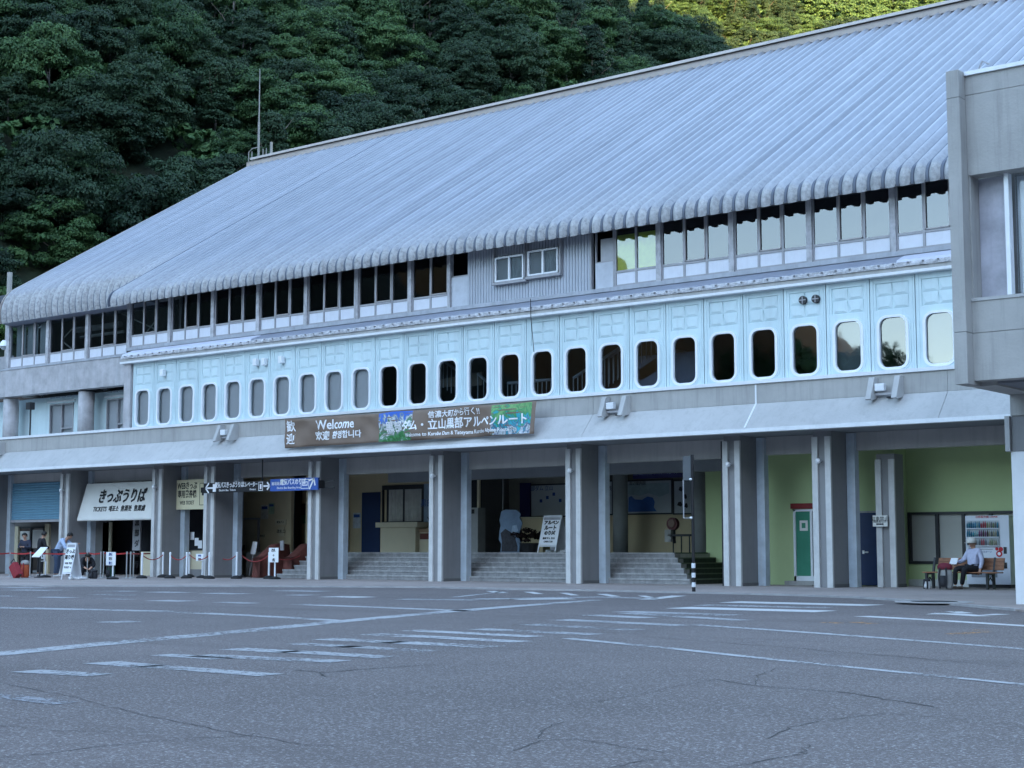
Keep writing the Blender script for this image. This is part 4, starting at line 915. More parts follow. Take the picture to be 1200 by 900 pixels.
def print_mat(name,kind):
    m=bpy.data.materials.new(name); m.use_nodes=True; n=m.node_tree.nodes; l=m.node_tree.links; p=n["Principled BSDF"]; p.inputs["Roughness"].default_value=0.7
    geo=n.new("ShaderNodeNewGeometry"); q=n.new("ShaderNodeTexNoise"); q.inputs["Scale"].default_value=3.2 if kind=='m' else 3.5; q.inputs["Detail"].default_value=7; q.inputs["Distortion"].default_value=1.5; l.new(geo.outputs["Position"],q.inputs["Vector"])
    sp=n.new("ShaderNodeSeparateXYZ"); l.new(geo.outputs["Position"],sp.inputs[0]); mr=n.new("ShaderNodeMapRange"); mr.inputs[1].default_value=bz0; mr.inputs[2].default_value=bz1; l.new(sp.outputs["Z"],mr.inputs[0])
    ad=n.new("ShaderNodeMath"); ad.operation='MULTIPLY_ADD'; ad.inputs[1].default_value=0.9; l.new(q.outputs["Fac"],ad.inputs[0])
    sc=n.new("ShaderNodeMath"); sc.operation='MULTIPLY'; sc.inputs[1].default_value=0.42; l.new(mr.outputs[0],sc.inputs[0]); l.new(sc.outputs[0],ad.inputs[2])
    cr=n.new("ShaderNodeValToRGB"); e=cr.color_ramp
    if kind=='m': st=[(0.40,(0.02,0.10,0.03)),(0.52,(0.04,0.22,0.06)),(0.60,(0.12,0.22,0.16)),(0.68,(0.7,0.72,0.74)),(0.76,(0.2,0.28,0.35)),(0.84,(0.05,0.16,0.62))]
    else: st=[(0.36,(0.05,0.12,0.06)),(0.46,(0.55,0.60,0.66)),(0.55,(0.06,0.10,0.16)),(0.63,(0.03,0.38,0.50)),(0.72,(0.04,0.26,0.10)),(0.85,(0.20,0.42,0.16))]
    e.elements[0].position=st[0][0]; e.elements[0].color=(*st[0][1],1); e.elements[1].position=st[-1][0]; e.elements[1].color=(*st[-1][1],1)
    for a,c in st[1:-1]: x=e.elements.new(a); x.color=(*c,1)
    l.new(ad.outputs[0],cr.inputs[0]); l.new(cr.outputs[0],p.inputs["Base Color"]); return m
px_=lambda px: PX(px,BY)
sheet('mountain_print',px_(443),px_(483),bz0+0.02,bz1-0.02,BY-0.008,print_mat('print_mountains','m'),20,8)
sheet('lake_print',px_(577),px_(622),bz0+0.02,bz1-0.02,BY-0.008,print_mat('print_lake','l'),20,8)
def bt(s,px,z,size,bold=0.006,sx=1.0): return text(s,size,inkw,BN,(px_(px),BY-0.020,z),bold=bold,sx=sx,warp=bwarp,extr=0.002)
bt('歓',338.5,5.22,0.40,0.005); bt('迎',338.5,4.78,0.40,0.005)
bt('Welcome',393,5.20,0.46,0.008,0.92); bt('欢迎',378,4.82,0.32,0.008); bt('환영합니다',405,4.83,0.27,0.006)
bt('信濃大町から行く!!',532,5.31,0.25,0.003,1.0); bt('黒部ダム・立山黒部アルペンルート',532,4.97,0.365,0.008,1.0); bt('Welcome to Kurobe Dam & Tateyama Kurobe Alpine Route',535,4.68,0.17,0.003)
# ticket awning board
ax0,ax1=-53.30,-48.25
def yfor(px,X):  # depth at which the sight line px meets the plane x = X
    r=ray(px,600); return r[1]*X/r[0]
yt=yfor(101,ax0); yb=max(yfor(91,ax0),yt-1.0)
yt2,yb2=yt,yb
zt_=PZ(101,567,yt); zb_=PZ(91,609,yb)
AW=thing('ticket_sign','big slanted white ticket office sign with black lettering over the counter bay','sign',((ax0+ax1)/2,yb,zb_))
MB().prism([(yt,zt_),(yt+0.1,zt_),(yt+0.1,zb_),(yb,zb_-0.06),(yb-0.03,zb_)],'x',ax0,ax1).build('panel',sign_w,AW,bevel=0.015)
slope=math.atan2(yt-yb,zt_-zb_)
def awt(s,z,size,bold,px=0.0,sx=1.0,x=None):
    t=(z-zb_)/(zt_-zb_); y=yb+(yt-yb)*t-0.035
    return text(s,size,ink,AW,(x if x is not None else (ax0+ax1)/2+px,y,z),rotx=math.pi/2-slope*1.0,bold=bold,sx=sx,extr=0.004)
awt('きっぷうりば',zb_+(zt_-zb_)*0.60,0.62,0.018,0.0,0.80); awt('TICKETS  매표소  售票处  售票處',zb_+(zt_-zb_)*0.27,0.27,0.004,0.0,0.85)
# web ticket sign
wy3=39.52; WS=thing('web_ticket_sign','cream web ticket machine sign beside the black hanging sign','sign',(PX(222,wy3),wy3,2.8))
a,b=PX(203.5,wy3),PX(243,wy3); z1,z0=PZ(222,562,wy3),PZ(222,597,wy3)
MB().box(a,b,wy3,wy3+0.08,z0,z1).build('panel',sign_cream,WS,bevel=0.01)
c=PX(219,wy3)
for s,t,sz,bo in (('WEBきっぷ',0.78,0.37,0.009),('専用発券機',0.50,0.36,0.009),('WEB TICKET',0.22,0.24,0.001)): text(s,sz*0.86,ink,WS,(c,wy3-0.006,z0+(z1-z0)*t),bold=bo*0.6,sx=0.70)
q=MB(); d=PX(238,wy3); 
for u in ((d-0.22,d+0.22,z0+0.15,z0+0.17),(d-0.22,d-0.2,z0+0.17,z1-0.15),(d-0.22,d+0.22,z1-0.17,z1-0.15)): q.box(u[0],u[1],wy3-0.006,wy3-0.002,u[2],u[3])
q.box(d-0.15,d+0.1,wy3-0.008,wy3-0.002,(z0+z1)/2+0.05,(z0+z1)/2+0.25); q.box(d-0.08,d+0.15,wy3-0.010,wy3-0.002,(z0+z1)/2-0.05,(z0+z1)/2+0.1); q.build('pictogram',ink,WS)
# hanging direction signs
hy=38.55
HS=thing('black_direction_sign','long black hanging sign with white arrows for tickets and the elevator','sign',(PX(280,hy),hy,2.9))
a,b=PX(240,hy),PX(318,hy); z1=PZ(318,563.5,hy); z0=PZ(318,575.5,hy)
MB().box(a,b,hy-0.08,hy+0.0,z0,z1).build('panel',blackp_m,HS); zc_=(z0+z1)/2
def arrow(cx,cz,dx,dz,L,parent,Y,m=None,w=0.03):
    d=Vector((dx,0,dz)).normalized(); n=Vector((-d.z,0,d.x)); c=Vector((cx,Y,cz)); mb=MB()
    def bar(p,q): 
        t=(q-p).normalized(); s=Vector((-t.z,0,t.x))*w; k=len(mb.v)
        for yy in (0,-0.006): 
            for pt in (p+s,q+s,q-s,p-s): mb.v.append((pt.x,Y+yy,pt.z))
        mb.f+=[(k+4,k+5,k+6,k+7),(k,k+1,k+5,k+4),(k+1,k+2,k+6,k+5),(k+2,k+3,k+7,k+6),(k+3,k,k+4,k+7)]
    tip=c+d*L/2; bar(c-d*L/2,tip); bar(tip,tip-d*L*0.42+n*L*0.42); bar(tip,tip-d*L*0.42-n*L*0.42)
    mb.build('arrow',m or inkw,parent)
arrow(PX(247,hy),zc_,-1,0,0.42,HS,hy-0.085); MB().box(PX(251,hy),PX(254.5,hy),hy-0.09,hy-0.082,zc_-0.14,zc_+0.14).build('ticket_symbol',inkw,HS)
text('電気バスきっぷうりば',0.235,inkw,HS,(PX(270,hy),hy-0.088,zc_+0.08),bold=0.004,sx=0.66); text('Electric Bus  Tickets',0.11,inkw,HS,(PX(268,hy),hy-0.088,zc_-0.1)); 
text('エレベーター',0.215,inkw,HS,(PX(294.5,hy),hy-0.088,zc_+0.07),bold=0.004,sx=0.62); text('Elevator',0.10,inkw,HS,(PX(298,hy),hy-0.088,zc_-0.1))
q=MB(); e=PX(307,hy); q.box(e-0.11,e+0.11,hy-0.088,hy-0.081,zc_+0.14,zc_+0.16); q.box(e-0.11,e+0.11,hy-0.088,hy-0.081,zc_-0.16,zc_-0.14); q.box(e-0.11,e-0.09,hy-0.088,hy-0.081,zc_-0.14,zc_+0.14); q.box(e+0.09,e+0.11,hy-0.088,hy-0.081,zc_-0.14,zc_+0.14); q.box(e-0.04,e+0.04,hy-0.088,hy-0.081,zc_-0.1,zc_+0.08); q.build('elevator_symbol',inkw,HS)
arrow(PX(314,hy),zc_,1,0,0.32,HS,hy-0.085)
MB().box(PX(243,hy),PX(243,hy)+0.05,hy,hy+0.3,zc_-0.04,zc_+0.04).build('bracket',iron_m,HS); MB().box(b-0.5,b-0.46,hy-0.03,hy+0.0,z1,zc+0.01).build('hanger_rod',iron_m,HS)
HB=thing('blue_direction_sign','blue hanging sign with a bus symbol pointing to the boarding area','sign',(PX(346,hy),hy,2.9))
a2,b2=b+0.01,PX(374,hy); z1b=z1+0.05
MB().box(a2,b2,hy-0.085,hy+0.0,z0-0.01,z1b).build('panel',sign_blue,HB)
text('電気バスのりば',0.23,inkw,HB,(PX(345,hy),hy-0.092,zc_+0.10),bold=0.006,sx=0.8); text('Electric Bus Boarding Area',0.11,inkw,HB,(PX(340,hy),hy-0.092,zc_-0.09)); text('關電隧道',0.13,inkw,HB,(PX(326,hy),hy-0.092,zc_+0.06))
q=MB(); e=PX(359,hy); 
for u in ((-0.2,0.2,0.17,0.19),(-0.2,0.2,-0.14,-0.12),(-0.2,-0.18,-0.12,0.17),(0.18,0.2,-0.12,0.17),(-0.13,0.13,-0.04,0.0),(-0.13,0.13,0.08,0.11),(-0.13,-0.10,0.0,0.08),(0.10,0.13,0.0,0.08)): q.box(e+u[0],e+u[1],hy-0.092,hy-0.086,zc_+u[2],zc_+u[3])
q.build('bus_symbol',inkw,HB); arrow(PX(367,hy),zc_+0.02,0.6,1,0.42,HB,hy-0.09)
MB().box(b2,b2+0.5,hy+0.2,hy+0.24,zc_+0.10,zc_+0.14).box(b2,b2+0.5,hy+0.2,hy+0.24,zc_-0.14,zc_-0.10).box(b2-0.02,b2+0.02,hy-0.05,hy+0.24,zc_-0.14,zc_+0.14).build('bracket',iron_m,HB)
# mast on the ridge end
MS=thing('antenna_mast','thin pale mast with a small safety cage at the left end of the roof ridge','mast',(XE+0.2,RY+0.3,rz))
cage_m=mat('cage_grey',(0.25,0.25,0.24),0.6); mx_=XE+0.15; mz=PZ(308,80,RY+0.3)
MB().tube([(mx_,RY+0.3,rz-0.3),(mx_,RY+0.3,rz+(mz-rz)*0.45)],0.06,8).build('lower_tube',cage_m,MS); MB().tube([(mx_,RY+0.3,rz+(mz-rz)*0.45),(mx_,RY+0.3,mz)],0.04,8,0.02).build('upper_tube',cage_m,MS)
cg=MB(); z_=rz
for dx in (-0.75,-0.5,0.35,0.6): cg.tube([(mx_+dx,RY+0.3,rz-0.9),(mx_+dx,RY+0.3,rz+0.85)],0.03,5)
cg.tube([(mx_-0.75,RY+0.3,rz+0.85),(mx_-0.5,RY+0.3,rz+1.0),(mx_+0.1,RY+0.3,rz+1.0)],0.03,5); cg.tube([(mx_-0.75,RY+0.3,rz+0.5),(mx_+0.6,RY+0.3,rz+0.5)],0.025,5); cg.build('safety_cage',mat('cage_grey',(0.25,0.25,0.24),0.6),MS)
MB().box(mx_+0.98,mx_+1.08,RY+0.2,RY+0.3,rz,rz+1.1).build('stub_post',cage_m,MS)
# neighbouring roof and pole at the far left
NB=thing('neighbour_building','dark low building with grey pole behind the left end of the station','building',(-66,46,0))
nx1=PX(9,48)
MB().box(-74,nx1-0.2,48,56,0,11.2).build('wall',mat('brown_wall',(0.09,0.07,0.06),0.8),NB); 
MB().prism([(46.4,PZ(4,350,47)-0.3),(47,PZ(4,346,47)),(58,15.2),(58,14.8),(46.4,PZ(4,350,47)-0.5)],'x',-74,PX(38,48)).build('roof',mat('dark_slate',(0.05,0.055,0.065),0.7),NB)
x=PX(2,46); MB().tube([(x,46,9.5),(x,46,PZ(2,321,46))],0.13,10).build('flue',concrete,NB)
x=PX(1,45); MB().box(-72,PX(8,45),45,45.1,PZ(4,432,45),PZ(4,418,45)).build('balcony_rail',alu_m,NB); MB().lathe(PX(0,45),44.9,[(0.05,PZ(0,411,45)),(0.3,PZ(0,407,45)),(0.08,PZ(0,400,45))],10).build('lamp_shade',frame_m,NB)

SCM=thing('security_camera','small black security camera on the pillar left of the web ticket sign','camera',(PX(197,39.6),39.6,3.6)); p=aty(197,557,39.5)
MB().lathe(p.x,39.5,[(0.02,p.z-0.12),(0.10,p.z-0.08),(0.12,p.z),(0.12,p.z+0.04)],12).build('dome',iron_m,SCM,smooth=True); MB().box(p.x-0.25,p.x,39.48,39.52,p.z+0.04,p.z+0.07).build('arm',iron_m,SCM)

# ceiling light housings, cables and posters in the open bays
for x0,w,Y in ((-42.3,1.2,41.6),(-37.2,1.2,43.4),(-33.0,1.2,43.2),(-27.5,1.2,42.8),(-17.0,1.3,40.9)):
    o=part('ceiling_light',MB().box(x0,x0+w,Y,Y+0.16,3.86,3.945),white_m); MB().tube([(x0+0.04,Y+0.08,3.84),(x0+w-0.04,Y+0.08,3.84)],0.018,8).build('lamp_tube',frame_m,o)
for (x,Y,z0,z1) in ((-46.9,42.27,0.1,3.9),(-35.6,44.57,0.95,3.9)): part('cable_conduit',MB().tube([(x,Y,z0),(x,Y,z1)],0.018,6),alu_m)
for (px,py,Y,w,h,m_) in ((418,610,44.56,0.4,0.6,'a'),(310,600,42.27,0.4,0.55,'b'),(905,622,41.33,0.36,0.5,'a'),(318,596,42.27,0.3,0.42,'c'),(1075,640,42.07,0.3,0.4,'b')):
    if px in (905,1075): continue
    p=aty(px,py,Y); o=part('wall_poster',MB().box(p.x-w/2,p.x+w/2,Y,Y+0.01,p.z-h/2,p.z+h/2),mat('poster_'+m_+'_paper',{'a':(0.5,0.55,0.6),'b':(0.62,0.6,0.52),'c':(0.35,0.45,0.3)}[m_],0.5,0.3,4,0)); MB().box(p.x-w*.4,p.x+w*.4,Y-0.004,Y-0.001,p.z+h*0.2,p.z+h*0.4).build('printed_heading',inkblue,o)

# ------------------------------------------------------------------ mountain behind, forest, opposite mountain
def hill(x,y):
    u=-0.966*x+0.259*y; z=0.75*(u-90)
    n=noise.noise((x*0.012,y*0.012,1.3))*16+noise.noise((x*0.035,y*0.035,5.1))*6
    if z<0: return LZ-0.5
    return z+n*min(1,z/25)+0.0
def grid(name,xs,ys,fn,m):
    v=[(x,y,fn(x,y)) for x in xs for y in ys]; ny=len(ys); f=[(i*ny+j,(i+1)*ny+j,(i+1)*ny+j+1,i*ny+j+1) for i in range(len(xs)-1) for j in range(ny-1)]
    me=bpy.data.meshes.new(name); me.from_pydata(v,[],f); me.materials.append(m); me.polygons.foreach_set('use_smooth',[True]*len(f)); o=link(name,me); o['kind']='structure'; return o
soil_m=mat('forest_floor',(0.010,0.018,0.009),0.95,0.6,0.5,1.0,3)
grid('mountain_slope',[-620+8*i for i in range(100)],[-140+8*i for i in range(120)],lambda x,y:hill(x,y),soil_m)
# the mountain on the other side of the valley, behind the camera; it keeps the plaza in shade
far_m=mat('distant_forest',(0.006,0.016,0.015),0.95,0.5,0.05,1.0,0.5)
def crest(az):
    pts=[(60,150),(90,270),(120,281),(150,281),(175,180),(188,95),(200,60),(207,66),(210.0,98),(216,104),(221,150),(235,195),(255,240),(285,230),(300,150)]
    for (a,h),(b,k) in zip(pts,pts[1:]):
        if a<=az<=b: t=(az-a)/(b-a); t=t*t*(3-2*t); return h+(k-h)*t
    return 150
def opp():
    v=[];f=[]; na=161; prof=[(0.0,LZ-0.3),(0.15,0.05),(0.4,0.30),(0.7,0.68),(0.9,0.93),(1.0,1.0),(1.25,0.85),(2.0,0.2)]
    for i in range(na):
        az=60+240*i/(na-1); h=crest(az)
        h*=1+0.10*noise.noise((az*0.09,0,0))+0.035*noise.noise((az*0.6,2,0))+0.02*noise.noise((az*2.2,4,0))
        for t,k in prof:
            d=(330+270*t); z=h*k if t>0 else LZ-0.3
            v.append((math.sin(R(az))*d,math.cos(R(az))*d,z+noise.noise((az*0.3,t*3,1))*8*(1 if 0.1<t<1.1 else 0)))
    n=len(prof)
    for i in range(na-1):
        for j in range(n-1): a=i*n+j; f.append((a,a+1,a+n+1,a+n))
    me=bpy.data.meshes.new('opposite_mountain'); me.from_pydata(v,[],f); me.materials.append(far_m); me.polygons.foreach_set('use_smooth',[True]*len(f)); o=link('opposite_mountain',me); o['kind']='structure'
opp()
def leaf_mat(name,c1,c2):
    m=bpy.data.materials.new(name); m.use_nodes=True; n=m.node_tree.nodes; l=m.node_tree.links; p=n["Principled BSDF"]; p.inputs["Roughness"].default_value=0.6; p.inputs["Specular IOR Level"].default_value=0.25
    oi=n.new("ShaderNodeObjectInfo"); geo=n.new("ShaderNodeNewGeometry"); q=n.new("ShaderNodeTexNoise"); q.inputs["Scale"].default_value=0.45; q.inputs["Detail"].default_value=4; l.new(geo.outputs["Position"],q.inputs["Vector"])
    ad=n.new("ShaderNodeMath"); ad.operation='MULTIPLY_ADD'; ad.inputs[1].default_value=0.6; l.new(oi.outputs["Random"],ad.inputs[0]); 
    sb=n.new("ShaderNodeMath"); sb.operation='MULTIPLY_ADD'; sb.inputs[1].default_value=1.6; sb.inputs[2].default_value=-0.6; l.new(q.outputs["Fac"],sb.inputs[0]); l.new(sb.outputs[0],ad.inputs[2])
    ad2=n.new("ShaderNodeMath"); ad2.operation='MULTIPLY_ADD'; ad2.inputs[1].default_value=0.35; l.new(geo.outputs["Random Per Island"],ad2.inputs[0]); l.new(ad.outputs[0],ad2.inputs[2])
    cr=n.new("ShaderNodeValToRGB"); cr.color_ramp.elements[0].position=0.15; cr.color_ramp.elements[0].color=(*c1,1); cr.color_ramp.elements[1].position=0.95; cr.color_ramp.elements[1].color=(*c2,1); l.new(ad2.outputs[0],cr.inputs[0]); l.new(cr.outputs[0],p.inputs["Base Color"])
    tr=n.new("ShaderNodeBsdfTranslucent"); l.new(cr.outputs[0],tr.inputs[0]); mx=n.new("ShaderNodeMixShader"); mx.inputs[0].default_value=0.2; l.new(p.outputs[0],mx.inputs[1]); l.new(tr.outputs[0],mx.inputs[2]); l.new(mx.outputs[0],n["Material Output"].inputs["Surface"]); return m
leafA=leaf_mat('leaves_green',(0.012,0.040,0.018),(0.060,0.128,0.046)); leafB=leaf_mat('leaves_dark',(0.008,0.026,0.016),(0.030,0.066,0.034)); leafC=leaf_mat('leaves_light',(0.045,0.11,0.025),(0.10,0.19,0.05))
bark_m=mat('bark',(0.10,0.09,0.08),0.9,0.3,2,0.5,12); barkp_m=mat('pale_bark',(0.15,0.145,0.14),0.9,0.2,2,0.3,12)
def crown_mesh(seed,rx,rz,nc,per,ls,lm,zc_,sparse=0.0,cone=False):
    rg=np.random.RandomState(seed); P=[];N=[];S=[]
    for c in range(nc):
        th=rg.uniform(0,2*math.pi); w=rg.uniform(-0.8,1.0); k=rg.uniform(0.62,1.0)
        if cone:
            w=rg.uniform(-1,1); rr=rx*(1-(w+1)/2)*rg.uniform(.5,1)+0.2; ce=np.array([rr*math.cos(th),rr*math.sin(th),zc_+rz*w]); cr_=0.9
        else:
            rr=math.sqrt(max(0,1-w*w)); ce=np.array([rx*rr*math.cos(th)*k,rx*rr*math.sin(th)*k,zc_+rz*w*k]); cr_=rg.uniform(0.8,1.75)*rx/5
        n=int(per*rg.uniform(.6,1.2)); d=rg.normal(size=(n,3)); d[:,2]=np.abs(d[:,2])*1.0-0.25; d/=np.linalg.norm(d,axis=1)[:,None]
        pos=ce+d*cr_*np.array([1.1,1.1,0.65])*rg.uniform(0.55,1.0,size=(n,1)); nn=d+rg.normal(size=(n,3))*0.45+np.array([0,0,0.35]); P.append(pos);N.append(nn)
    P=np.vstack(P);N=np.vstack(N); N/=np.linalg.norm(N,axis=1)[:,None]; n=len(P)
    t=np.cross(N,rg.normal(size=(n,3))); t/=np.linalg.norm(t,axis=1)[:,None]; b=np.cross(N,t); s=ls*rg.uniform(.6,1.3,size=(n,1))
    V=np.empty((n,4,3)); V[:,0]=P+t*s; V[:,1]=P+b*s*0.62; V[:,2]=P-t*s; V[:,3]=P-b*s*0.62
    me=bpy.data.meshes.new('crown'); me.vertices.add(n*4); me.vertices.foreach_set('co',V.reshape(-1).astype(np.float32)); me.loops.add(n*4); me.loops.foreach_set('vertex_index',np.arange(n*4,dtype=np.int32)); me.polygons.add(n); me.polygons.foreach_set('loop_start',np.arange(0,n*4,4,dtype=np.int32)); me.update(calc_edges=True); me.materials.append(lm); return me
def trunk_mesh(seed,h,r,m,bare=False):
    rg=random.Random(seed); s=MB(); p=[(0,0,-1.5)]; x=y=0
    for i in range(1,6): x+=rg.uniform(-.25,.25); y+=rg.uniform(-.25,.25); p.append((x,y,h*i/5))
    s.tube(p,r,7,r*0.25)
    for k in range(9 if bare else 5):
        i=rg.randint(2,4); a=rg.uniform(0,6.28); L=rg.uniform(2.0,4.2); b=Vector(p[i]); e=b+Vector((math.cos(a)*L,math.sin(a)*L,L*rg.uniform(.5,1.0))); mid=b.lerp(e,.5)+Vector((rg.uniform(-.3,.3),rg.uniform(-.3,.3),.2)); s.tube([b,mid,e],r*0.4,5,r*0.08)
        if bare: e2=mid+Vector((rg.uniform(-1.4,1.4),rg.uniform(-1.4,1.4),1.4)); s.tube([mid,e2],r*0.2,4,r*0.05)
    return s.mesh('trunk',m)
VAR=[]
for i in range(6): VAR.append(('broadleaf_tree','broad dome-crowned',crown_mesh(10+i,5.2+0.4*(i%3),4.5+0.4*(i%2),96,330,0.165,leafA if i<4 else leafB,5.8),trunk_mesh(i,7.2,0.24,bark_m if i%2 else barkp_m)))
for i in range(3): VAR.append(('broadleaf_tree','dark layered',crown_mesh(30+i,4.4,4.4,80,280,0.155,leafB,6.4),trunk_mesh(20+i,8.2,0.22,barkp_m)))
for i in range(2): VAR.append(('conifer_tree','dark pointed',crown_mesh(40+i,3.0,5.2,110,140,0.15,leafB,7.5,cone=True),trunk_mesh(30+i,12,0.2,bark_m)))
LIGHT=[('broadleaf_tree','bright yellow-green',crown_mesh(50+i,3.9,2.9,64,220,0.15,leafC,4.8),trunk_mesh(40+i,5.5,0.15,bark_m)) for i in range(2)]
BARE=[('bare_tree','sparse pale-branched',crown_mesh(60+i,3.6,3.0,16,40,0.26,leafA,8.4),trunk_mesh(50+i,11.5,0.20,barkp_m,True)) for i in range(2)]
def roofline(x):
    if x<305: return 352+(190-352)*(x/305.0)
    return 190+(0-190)*((x-305)/(1100-305.0))
first={}
def plant(v,x,y,z,rot,s,label,group,sz=1.0):
    key=id(v[2])
    o=bpy.data.objects.new(v[0],None); COL.objects.link(o); o.location=(x,y,z); o.rotation_euler=(0,0,rot); o.scale=(s,s,s*sz); o['label']=label; o['category']='tree'; o['group']=group
    for nm,me in (('crown',v[2]),('trunk',v[3])):
        c=bpy.data.objects.new(nm,me); COL.objects.link(c); c.parent=o
    return o
cand=[]; margin=[]; rg=random.Random(5)
gx=-400
while gx<40:
    gy=62
    while gy<640:
        d0=math.hypot(gx,gy); 
        x=gx+rg.uniform(-2.9,2.9); y=gy+rg.uniform(-2.9,2.9); z=hill(x,y)
        gy+=4.8
        if z<1.0 or x>-63 and y<76: continue
        P=proj((x,y,z+6.3)); Q=proj((x,y,z+1))
        if P[2]>0 and P[2]<420 and -330<P[0]<1180 and ((-60>P[0] and -140<P[1]<360) or (-150<Q[1]<-45)): margin.append((x,y,z)); continue
        if P[2]<0 or P[0]<-60 or P[0]>1130 or P[1]<-260*0 -70 and Q[1]<-45: continue
        if Q[1]<-45 or P[1]>roofline(P[0])+4: continue
        cand.append((P[2],x,y,z,P[0],P[1]))
    gx+=4.8
cand.sort()
# thin out far ones a little and keep those that really show (front-to-back screen coverage)
grid_={}
keep=[]
for c in cand:
    d=c[0]; sx,sy=c[4],c[5]; r=int(3.6*1840/d)
    new=0
    for ax in range(int(sx-r),int(sx+r),8):
        for ay_ in range(int(sy+r*0.1),int(sy+r*1.5),8):
            if ax<-10 or ax>1125 or ay_<-5 or ay_>roofline(ax): continue
            k=(ax//8,ay_//8)
            if k not in grid_: new+=1
    if new<1: continue
    for ax in range(int(sx-r*0.5),int(sx+r*0.5),8):
        for ay_ in range(int(sy+r*0.25),int(sy+r*1.05),8): grid_[(ax//8,ay_//8)]=1
    keep.append(c)
import sys; print('TREES',file=sys.stderr) if 0 else print('TREES',len(cand),len(keep))
far=[]; quota=300-9; extra=[]
for i,c in enumerate(keep):
    d,x,y,z,sx,sy=c
    t=rg.random()
    v=VAR[rg.randrange(6)] if t<0.60 else VAR[6+rg.randrange(3)] if t<0.88 else VAR[9+rg.randrange(2)] if t<0.985 else BARE[rg.randrange(2)]
    if sx<170 and sy>roofline(sx)-62: v=LIGHT[rg.randrange(2)]
    hz=('at the left edge','over the left gable','left of the antenna mast','close right of the antenna mast','above the welcome banner','above the corrugated siding','above the middle windows','above the yellow-green window','above the round vents','by the sunlit crest')[min(9,max(0,int((sx+20)/112)))]
    up=roofline(sx)-sy; zone=('just over the roof line ' if up<40 else 'midway up the slope ' if up<110 else 'high on the slope ')+hz
    kind={'bright yellow-green':'low bright yellow-green tree at the foot of the slope '+hz}.get(v[1]) or v[1]+' tree '+zone
    if i<quota: plant(v,x,y,z-1.9,rg.uniform(0,6.28),rg.uniform(0.58,0.92),kind,kind.replace(' tree ',' trees '),rg.uniform(.85,1.25))
    else: far.append((v,x,y,z))
mr_=random.Random(9); mr_.shuffle(margin); far+=[(None,)+m_ for m_ in margin[:110]]
# the few farthest ones read as one mass of canopy: one object
if far:
    V=[];off=0;nP=0
    src=crown_mesh(99,4.6,4.2,50,90,0.30,leafA,5.8); n=len(src.vertices); co=np.empty(n*3,dtype=np.float32); src.vertices.foreach_get('co',co); co=co.reshape(-1,3)
    for v,x,y,z in far:
        a=rg.uniform(0,6.28); s=rg.uniform(.65,.95); r=np.array([[math.cos(a),-math.sin(a),0],[math.sin(a),math.cos(a),0],[0,0,1]]); V.append(co@r.T*s+np.array([x,y,z-1.9]))
    V=np.vstack(V).astype(np.float32); n=len(V); me=bpy.data.meshes.new('far_forest'); me.vertices.add(n); me.vertices.foreach_set('co',V.reshape(-1)); me.loops.add(n); me.loops.foreach_set('vertex_index',np.arange(n,dtype=np.int32)); me.polygons.add(n//4); me.polygons.foreach_set('loop_start',np.arange(0,n,4,dtype=np.int32)); me.update(calc_edges=True); me.materials.append(leafA)
    o=link('far_forest',me); o['kind']='stuff'; tag(o,'distant forest canopy at the top of the slope behind the ridge','forest')
# undergrowth between the trunks: nobody could count it
ug=crown_mesh(123,1.5,0.9,9,60,0.17,leafA,0.5); n=len(ug.vertices); co=np.empty(n*3,dtype=np.float32); ug.vertices.foreach_get('co',co); co=co.reshape(-1,3); V=[]
for i in range(900):
    c=keep[rg.randrange(len(keep))]; x=c[1]+rg.uniform(-5,5); y=c[2]+rg.uniform(-5,5); z=hill(x,y)
    if z<1: continue
    a=rg.uniform(0,6.28); q=rg.uniform(1.1,2.4); r=np.array([[math.cos(a),-math.sin(a),0],[math.sin(a),math.cos(a),0],[0,0,1]]); V.append(co@r.T*q+np.array([x,y,z]))
V=np.vstack(V).astype(np.float32); n=len(V); me=bpy.data.meshes.new('undergrowth'); me.vertices.add(n); me.vertices.foreach_set('co',V.reshape(-1)); me.loops.add(n); me.loops.foreach_set('vertex_index',np.arange(n,dtype=np.int32)); me.polygons.add(n//4); me.polygons.foreach_set('loop_start',np.arange(0,n,4,dtype=np.int32)); me.update(calc_edges=True); me.materials.append(leafA)
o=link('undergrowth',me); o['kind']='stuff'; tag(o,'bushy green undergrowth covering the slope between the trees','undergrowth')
# trees across the plaza that the station windows mirror
for i,(ang,t,s) in enumerate(((24.6,122,1.75),(25.9,118,1.95),(27.0,124,1.85),(28.1,118,2.05),(29.4,120,1.9),(31.5,116,1.7),(34,118,1.5),(22.0,125,1.35),(38,116,1.4))):
    a=R(ang); plant(VAR[i%6],-38.5*math.tan(a)-math.sin(a)*t,38.5-math.cos(a)*t,LZ-0.3+0.0,i*1.3,s,'tall tree on the far side of the plaza mirrored in the station windows','trees across the plaza')

# ------------------------------------------------------------------ things in the hall
CT=thing('service_counter','cream service counter below the curtained window in the hall','counter',(PX(465,43.6),43.6,HZ))
a,b=PX(446,43.6),PX(487,43.6)
MB().box(a,b,43.6,44.2,HZ,PZ(465,618,43.6)).build('body',creamlt_m,CT); MB().box(PX(440,43.5),PX(489,43.5),43.5,44.25,PZ(465,618,43.6)+0.002,PZ(465,612,43.6)).build('top',creamlt_m,CT,bevel=0.01)
MB().box(b+0.02,b+0.95,43.8,44.3,HZ,PZ(495,624,43.8)).build('side_cabinet',creamlt_m,CT); MB().box(b+0.02,b+0.97,43.75,44.3,PZ(495,624,43.8)+.002,PZ(495,620,43.8)).build('side_top',mat('counter_tan',(0.33,0.22,0.13),0.5),CT); MB().box(b+0.06,b+0.5,43.78,43.8,PZ(495,632,43.8),PZ(495,625,43.8)).build('drawer_front',brown_m,CT)
